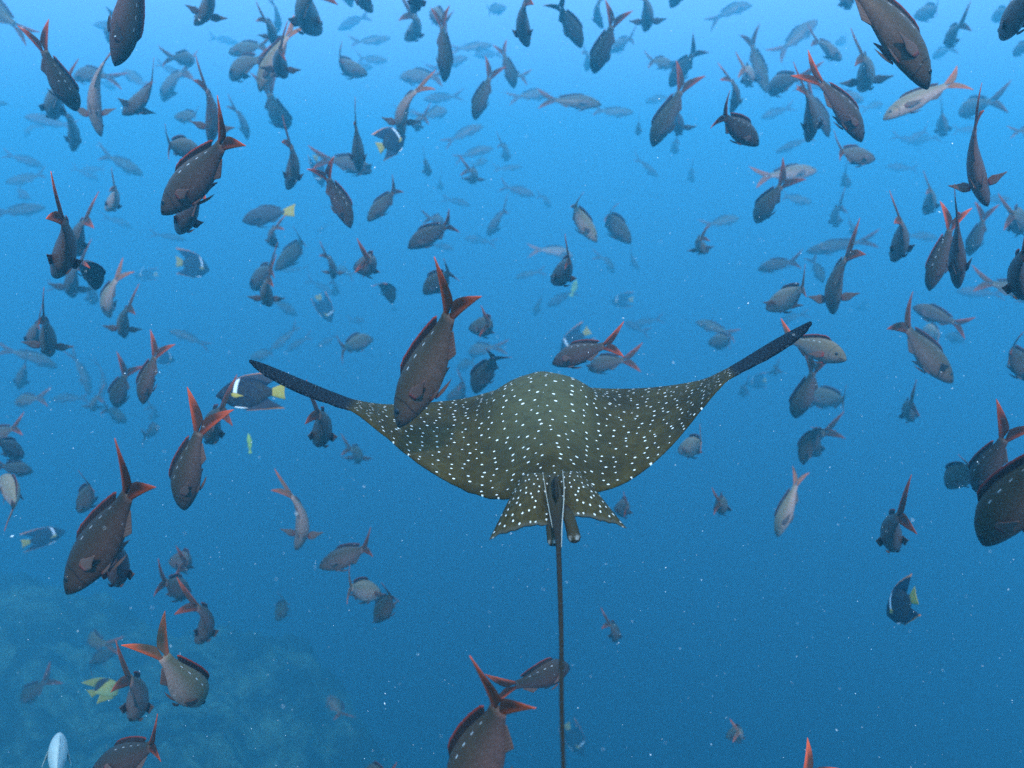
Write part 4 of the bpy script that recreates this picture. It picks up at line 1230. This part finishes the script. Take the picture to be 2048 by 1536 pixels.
FAR_ROWS = """
1927 581 26.2 0.52 3.00 0.12 1.10 -1 | barely visible silhouette facing left, just lower right of the three divers at the right
48 389 19.7 0.66 -0.75 0.27 1.34 1 | barely visible silhouette facing right, upper left of the plump dark far-left fish
887 494 23.3 0.54 0.16 0.23 1.50 1 | barely visible silhouette facing right, right of the round pale-backed fish
1547 227 20.6 0.60 3.27 0.35 1.14 0 | barely visible silhouette facing left, just upper right of the round-backed dark fish
919 405 22.9 0.53 0.06 0.24 1.42 1 | barely visible silhouette facing right, lower right of the pale fish with spread fins
218 53 18.1 0.55 3.72 -0.04 1.30 0 | barely visible silhouette facing left, just lower left of the big top-edge fish
1818 281 22.4 0.54 -0.71 0.33 1.57 0 | barely visible silhouette facing right, just below the silver fish at upper right
1116 600 19.4 0.61 2.54 0.48 1.04 0 | barely visible silhouette facing left, above the dark fish above the hump
347 144 20.9 0.50 0.55 0.46 1.43 0 | barely visible silhouette facing right, lower right of the big top-edge fish
716 641 24.5 0.57 -0.83 -0.09 1.44 0 | barely visible silhouette facing right, below the round pale-backed fish
454 81 26.5 0.60 0.34 0.15 1.19 -1 | barely visible silhouette facing right, upper left of the silvery curved fish near the top
1831 274 21.2 0.56 3.71 0.42 1.55 0 | barely visible silhouette facing left, just below the silver fish at upper right
1951 585 17.7 0.63 3.01 -0.06 1.69 1 | barely visible silhouette facing left, lower right of the three divers at the right
1681 83 22.5 0.61 3.98 0.28 1.34 -1 | barely visible silhouette facing left, left of the huge top-right fish
178 351 26.5 0.60 0.70 0.47 1.64 1 | barely visible silhouette facing right, below the pale S-bent fish
700 47 19.7 0.67 2.61 0.24 1.14 0 | barely visible silhouette facing left, upper right of the silvery curved fish near the top
1939 259 24.5 0.55 0.05 -0.06 1.72 -1 | barely visible silhouette facing right, just above the right-hand fish with spread fins
145 579 19.3 0.57 0.31 0.18 1.23 0 | barely visible silhouette facing right, below the plump dark far-left fish
1638 171 21.1 0.67 -0.20 0.04 1.65 0 | barely visible silhouette facing right, just upper left of the wide-open orange tail
1796 335 24.6 0.62 2.63 -0.09 1.68 1 | barely visible silhouette facing left, below the silver fish at upper right
1267 652 20.7 0.55 2.26 -0.27 1.63 -1 | barely visible silhouette facing left, upper right of the dark fish above the hump
1995 399 19.5 0.51 -0.40 -0.01 1.12 -1 | barely visible silhouette facing right, just lower right of the right-hand fish with spread fins
1043 383 18.8 0.57 0.22 0.26 1.48 -1 | barely visible silhouette facing right, upper left of the pink forked tail above the ray
1853 121 26.8 0.50 0.78 -0.06 1.72 0 | barely visible silhouette facing right, above the silver fish at upper right
1569 530 22.7 0.61 -0.31 -0.19 1.07 -1 | barely visible silhouette facing right, just above the silvery round fish
877 196 19.1 0.61 3.44 0.13 1.18 1 | barely visible silhouette facing left, just upper right of the pale fish with spread fins
647 577 26.3 0.68 -0.26 0.49 1.25 -1 | barely visible silhouette facing right, lower left of the round pale-backed fish
724 135 21.9 0.62 -0.52 0.03 1.05 0 | barely visible silhouette facing right, upper left of the pale fish with spread fins
970 109 24.4 0.67 2.68 -0.05 1.54 0 | barely visible silhouette facing left, above the red-edged forked tail at top
822 226 25.2 0.59 0.07 0.20 1.34 1 | barely visible silhouette facing right, just right of the pale fish with spread fins
905 125 18.8 0.64 -0.08 -0.30 1.51 0 | barely visible silhouette facing right, upper left of the red-edged forked tail at top
89 241 17.6 0.68 3.54 -0.19 1.79 1 | barely visible silhouette facing left, lower left of the dark diver at far upper left
953 480 25.1 0.67 3.09 -0.18 1.51 0 | barely visible silhouette facing left, left of the pink forked tail above the ray
56 323 18.2 0.54 0.63 0.33 1.25 1 | barely visible silhouette facing right, below the dark diver at far upper left
"""


FAR_ROWS = """
1927 581 26.2 0.52 3.00 0.12 1.10 -1 | barely visible silhouette facing left, just lower right of the three divers at the right
48 389 19.7 0.66 -0.75 0.27 1.34 1 | barely visible silhouette facing right, upper left of the plump dark far-left fish
887 494 23.3 0.54 0.16 0.23 1.50 1 | barely visible silhouette facing right, right of the round pale-backed fish
1547 227 20.6 0.60 3.27 0.35 1.14 0 | barely visible silhouette facing left, just upper right of the round-backed dark fish
919 405 22.9 0.53 0.06 0.24 1.42 1 | barely visible silhouette facing right, lower right of the pale fish with spread fins
218 53 18.1 0.55 3.72 -0.04 1.30 0 | barely visible silhouette facing left, just lower left of the big top-edge fish
1818 281 22.4 0.54 -0.71 0.33 1.57 0 | barely visible silhouette facing right, just below the silver fish at upper right
1116 600 19.4 0.61 2.54 0.48 1.04 0 | barely visible silhouette facing left, above the dark fish above the hump
347 144 20.9 0.50 0.55 0.46 1.43 0 | barely visible silhouette facing right, lower right of the big top-edge fish
716 641 24.5 0.57 -0.83 -0.09 1.44 0 | barely visible silhouette facing right, below the round pale-backed fish
454 81 26.5 0.60 0.34 0.15 1.19 -1 | barely visible silhouette facing right, upper left of the silvery curved fish near the top
1831 274 21.2 0.56 3.71 0.42 1.55 0 | barely visible silhouette facing left, just below the silver fish at upper right
1951 585 17.7 0.63 3.01 -0.06 1.69 1 | barely visible silhouette facing left, lower right of the three divers at the right
1681 83 22.5 0.61 3.98 0.28 1.34 -1 | barely visible silhouette facing left, left of the huge top-right fish
178 351 26.5 0.60 0.70 0.47 1.64 1 | barely visible silhouette facing right, below the pale S-bent fish
700 47 19.7 0.67 2.61 0.24 1.14 0 | barely visible silhouette facing left, upper right of the silvery curved fish near the top
1939 259 24.5 0.55 0.05 -0.06 1.72 -1 | barely visible silhouette facing right, just above the right-hand fish with spread fins
145 579 19.3 0.57 0.31 0.18 1.23 0 | barely visible silhouette facing right, below the plump dark far-left fish
1638 171 21.1 0.67 -0.20 0.04 1.65 0 | barely visible silhouette facing right, just upper left of the wide-open orange tail
1796 335 24.6 0.62 2.63 -0.09 1.68 1 | barely visible silhouette facing left, below the silver fish at upper right
1267 652 20.7 0.55 2.26 -0.27 1.63 -1 | barely visible silhouette facing left, upper right of the dark fish above the hump
1995 399 19.5 0.51 -0.40 -0.01 1.12 -1 | barely visible silhouette facing right, just lower right of the right-hand fish with spread fins
1043 383 18.8 0.57 0.22 0.26 1.48 -1 | barely visible silhouette facing right, upper left of the pink forked tail above the ray
1853 121 26.8 0.50 0.78 -0.06 1.72 0 | barely visible silhouette facing right, above the silver fish at upper right
1569 530 22.7 0.61 -0.31 -0.19 1.07 -1 | barely visible silhouette facing right, just above the silvery round fish
877 196 19.1 0.61 3.44 0.13 1.18 1 | barely visible silhouette facing left, just upper right of the pale fish with spread fins
647 577 26.3 0.68 -0.26 0.49 1.25 -1 | barely visible silhouette facing right, lower left of the round pale-backed fish
724 135 21.9 0.62 -0.52 0.03 1.05 0 | barely visible silhouette facing right, upper left of the pale fish with spread fins
970 109 24.4 0.67 2.68 -0.05 1.54 0 | barely visible silhouette facing left, above the red-edged forked tail at top
822 226 25.2 0.59 0.07 0.20 1.34 1 | barely visible silhouette facing right, just right of the pale fish with spread fins
905 125 18.8 0.64 -0.08 -0.30 1.51 0 | barely visible silhouette facing right, upper left of the red-edged forked tail at top
89 241 17.6 0.68 3.54 -0.19 1.79 1 | barely visible silhouette facing left, lower left of the dark diver at far upper left
953 480 25.1 0.67 3.09 -0.18 1.51 0 | barely visible silhouette facing left, left of the pink forked tail above the ray
56 323 18.2 0.54 0.63 0.33 1.25 1 | barely visible silhouette facing right, below the dark diver at far upper left
"""


FAR_ROWS = """
1927 581 26.2 0.52 3.00 0.12 1.10 -1 | barely visible silhouette facing left, just lower right of the three divers at the right
48 389 19.7 0.66 -0.75 0.27 1.34 1 | barely visible silhouette facing right, upper left of the plump dark far-left fish
887 494 23.3 0.54 0.16 0.23 1.50 1 | barely visible silhouette facing right, right of the round pale-backed fish
1547 227 20.6 0.60 3.27 0.35 1.14 0 | barely visible silhouette facing left, just upper right of the round-backed dark fish
919 405 22.9 0.53 0.06 0.24 1.42 1 | barely visible silhouette facing right, lower right of the pale fish with spread fins
218 53 18.1 0.55 3.72 -0.04 1.30 0 | barely visible silhouette facing left, just lower left of the big top-edge fish
1818 281 22.4 0.54 -0.71 0.33 1.57 0 | barely visible silhouette facing right, just below the silver fish at upper right
1116 600 19.4 0.61 2.54 0.48 1.04 0 | barely visible silhouette facing left, above the dark fish above the hump
347 144 20.9 0.50 0.55 0.46 1.43 0 | barely visible silhouette facing right, lower right of the big top-edge fish
716 641 24.5 0.57 -0.83 -0.09 1.44 0 | barely visible silhouette facing right, below the round pale-backed fish
454 81 26.5 0.60 0.34 0.15 1.19 -1 | barely visible silhouette facing right, upper left of the silvery curved fish near the top
1831 274 21.2 0.56 3.71 0.42 1.55 0 | barely visible silhouette facing left, just below the silver fish at upper right
1951 585 17.7 0.63 3.01 -0.06 1.69 1 | barely visible silhouette facing left, lower right of the three divers at the right
1681 83 22.5 0.61 3.98 0.28 1.34 -1 | barely visible silhouette facing left, left of the huge top-right fish
178 351 26.5 0.60 0.70 0.47 1.64 1 | barely visible silhouette facing right, below the pale S-bent fish
700 47 19.7 0.67 2.61 0.24 1.14 0 | barely visible silhouette facing left, upper right of the silvery curved fish near the top
1939 259 24.5 0.55 0.05 -0.06 1.72 -1 | barely visible silhouette facing right, just above the right-hand fish with spread fins
145 579 19.3 0.57 0.31 0.18 1.23 0 | barely visible silhouette facing right, below the plump dark far-left fish
1638 171 21.1 0.67 -0.20 0.04 1.65 0 | barely visible silhouette facing right, just upper left of the wide-open orange tail
1796 335 24.6 0.62 2.63 -0.09 1.68 1 | barely visible silhouette facing left, below the silver fish at upper right
1267 652 20.7 0.55 2.26 -0.27 1.63 -1 | barely visible silhouette facing left, upper right of the dark fish above the hump
1995 399 19.5 0.51 -0.40 -0.01 1.12 -1 | barely visible silhouette facing right, just lower right of the right-hand fish with spread fins
1043 383 18.8 0.57 0.22 0.26 1.48 -1 | barely visible silhouette facing right, upper left of the pink forked tail above the ray
1853 121 26.8 0.50 0.78 -0.06 1.72 0 | barely visible silhouette facing right, above the silver fish at upper right
1569 530 22.7 0.61 -0.31 -0.19 1.07 -1 | barely visible silhouette facing right, just above the silvery round fish
877 196 19.1 0.61 3.44 0.13 1.18 1 | barely visible silhouette facing left, just upper right of the pale fish with spread fins
647 577 26.3 0.68 -0.26 0.49 1.25 -1 | barely visible silhouette facing right, lower left of the round pale-backed fish
724 135 21.9 0.62 -0.52 0.03 1.05 0 | barely visible silhouette facing right, upper left of the pale fish with spread fins
970 109 24.4 0.67 2.68 -0.05 1.54 0 | barely visible silhouette facing left, above the red-edged forked tail at top
822 226 25.2 0.59 0.07 0.20 1.34 1 | barely visible silhouette facing right, just right of the pale fish with spread fins
905 125 18.8 0.64 -0.08 -0.30 1.51 0 | barely visible silhouette facing right, upper left of the red-edged forked tail at top
89 241 17.6 0.68 3.54 -0.19 1.79 1 | barely visible silhouette facing left, lower left of the dark diver at far upper left
953 480 25.1 0.67 3.09 -0.18 1.51 0 | barely visible silhouette facing left, left of the pink forked tail above the ray
56 323 18.2 0.54 0.63 0.33 1.25 1 | barely visible silhouette facing right, below the dark diver at far upper left
"""


FAR_ROWS = """
1927 581 26.2 0.52 3.00 0.12 1.10 -1 | barely visible silhouette facing left, just lower right of the three divers at the right
48 389 19.7 0.66 -0.75 0.27 1.34 1 | barely visible silhouette facing right, upper left of the plump dark far-left fish
887 494 23.3 0.54 0.16 0.23 1.50 1 | barely visible silhouette facing right, right of the round pale-backed fish
1547 227 20.6 0.60 3.27 0.35 1.14 0 | barely visible silhouette facing left, just upper right of the round-backed dark fish
919 405 22.9 0.53 0.06 0.24 1.42 1 | barely visible silhouette facing right, lower right of the pale fish with spread fins
218 53 18.1 0.55 3.72 -0.04 1.30 0 | barely visible silhouette facing left, just lower left of the big top-edge fish
1818 281 22.4 0.54 -0.71 0.33 1.57 0 | barely visible silhouette facing right, just below the silver fish at upper right
1116 600 19.4 0.61 2.54 0.48 1.04 0 | barely visible silhouette facing left, above the dark fish above the hump
347 144 20.9 0.50 0.55 0.46 1.43 0 | barely visible silhouette facing right, lower right of the big top-edge fish
716 641 24.5 0.57 -0.83 -0.09 1.44 0 | barely visible silhouette facing right, below the round pale-backed fish
454 81 26.5 0.60 0.34 0.15 1.19 -1 | barely visible silhouette facing right, upper left of the silvery curved fish near the top
1831 274 21.2 0.56 3.71 0.42 1.55 0 | barely visible silhouette facing left, just below the silver fish at upper right
1951 585 17.7 0.63 3.01 -0.06 1.69 1 | barely visible silhouette facing left, lower right of the three divers at the right
1681 83 22.5 0.61 3.98 0.28 1.34 -1 | barely visible silhouette facing left, left of the huge top-right fish
178 351 26.5 0.60 0.70 0.47 1.64 1 | barely visible silhouette facing right, below the pale S-bent fish
700 47 19.7 0.67 2.61 0.24 1.14 0 | barely visible silhouette facing left, upper right of the silvery curved fish near the top
1939 259 24.5 0.55 0.05 -0.06 1.72 -1 | barely visible silhouette facing right, just above the right-hand fish with spread fins
145 579 19.3 0.57 0.31 0.18 1.23 0 | barely visible silhouette facing right, below the plump dark far-left fish
1638 171 21.1 0.67 -0.20 0.04 1.65 0 | barely visible silhouette facing right, just upper left of the wide-open orange tail
1796 335 24.6 0.62 2.63 -0.09 1.68 1 | barely visible silhouette facing left, below the silver fish at upper right
1267 652 20.7 0.55 2.26 -0.27 1.63 -1 | barely visible silhouette facing left, upper right of the dark fish above the hump
1995 399 19.5 0.51 -0.40 -0.01 1.12 -1 | barely visible silhouette facing right, just lower right of the right-hand fish with spread fins
1043 383 18.8 0.57 0.22 0.26 1.48 -1 | barely visible silhouette facing right, upper left of the pink forked tail above the ray
1853 121 26.8 0.50 0.78 -0.06 1.72 0 | barely visible silhouette facing right, above the silver fish at upper right
1569 530 22.7 0.61 -0.31 -0.19 1.07 -1 | barely visible silhouette facing right, just above the silvery round fish
877 196 19.1 0.61 3.44 0.13 1.18 1 | barely visible silhouette facing left, just upper right of the pale fish with spread fins
647 577 26.3 0.68 -0.26 0.49 1.25 -1 | barely visible silhouette facing right, lower left of the round pale-backed fish
724 135 21.9 0.62 -0.52 0.03 1.05 0 | barely visible silhouette facing right, upper left of the pale fish with spread fins
970 109 24.4 0.67 2.68 -0.05 1.54 0 | barely visible silhouette facing left, above the red-edged forked tail at top
822 226 25.2 0.59 0.07 0.20 1.34 1 | barely visible silhouette facing right, just right of the pale fish with spread fins
905 125 18.8 0.64 -0.08 -0.30 1.51 0 | barely visible silhouette facing right, upper left of the red-edged forked tail at top
89 241 17.6 0.68 3.54 -0.19 1.79 1 | barely visible silhouette facing left, lower left of the dark diver at far upper left
953 480 25.1 0.67 3.09 -0.18 1.51 0 | barely visible silhouette facing left, left of the pink forked tail above the ray
56 323 18.2 0.54 0.63 0.33 1.25 1 | barely visible silhouette facing right, below the dark diver at far upper left
"""


def build_far_fish():
    """the farthest fish: blue silhouettes all but lost in the water"""
    for ln in FAR_ROWS.strip().splitlines():
        nums, lab = ln.split('|')
        px, py, d, s, yaw, pit, t, b = map(float, nums.split())
        o = link('creole_fish', fish_parts('creole', int(b), False, True))
        o.matrix_world = Matrix.Translation(at(px, py, d)) @ Matrix.Rotation(yaw, 4, 'Z') @ Matrix.Rotation(pit, 4, 'Y') @ Matrix.Scale(s, 4)
        o.color = (t, t, t, 0)  # zero alpha: fin red painted as lost to the water
        tag(o, lab.strip(), 'fish', 'fish silhouettes in the farthest haze')


build_far_fish()


# ================================================================== marine snow: drifting flecks in the water
def build_snow():
    rnd = random.Random(5)
    b = MB()
    for i in range(1900):
        d = rnd.uniform(0.55, 3.6)
        px, py = rnd.uniform(-150, 2200), rnd.uniform(-150, 1690)
        c = at(px, py, d)
        r = rnd.uniform(0.0002, 0.00058) * (0.4 + 0.6 * d)
        if rnd.random() < 0.05: r *= 2
        st = rnd.uniform(0.7, 2.4)
        ax = Vector((rnd.gauss(0, 1), rnd.gauss(0, 1), rnd.gauss(0, 1))).normalized()
        bx = ax.orthogonal().normalized(); cx = ax.cross(bx)
        o = len(b.v)
        b.v += [tuple(c + ax * r * st), tuple(c - ax * r * st), tuple(c + bx * r), tuple(c - bx * r * 0.8), tuple(c + cx * r * 0.9), tuple(c - cx * r)]
        b.uv += [(0, 0)] * 6
        for f in ((0, 2, 4), (0, 4, 3), (0, 3, 5), (0, 5, 2), (1, 4, 2), (1, 3, 4), (1, 5, 3), (1, 2, 5)):
            b.f.append(tuple(o + k for k in f)); b.mi.append(0)
    o = link('marine_snow', b.mesh('marine_snow', [M['snow']]))
    tag(o, 'tiny pale flecks drifting in the blue water', 'plankton', kind='stuff')


build_snow()
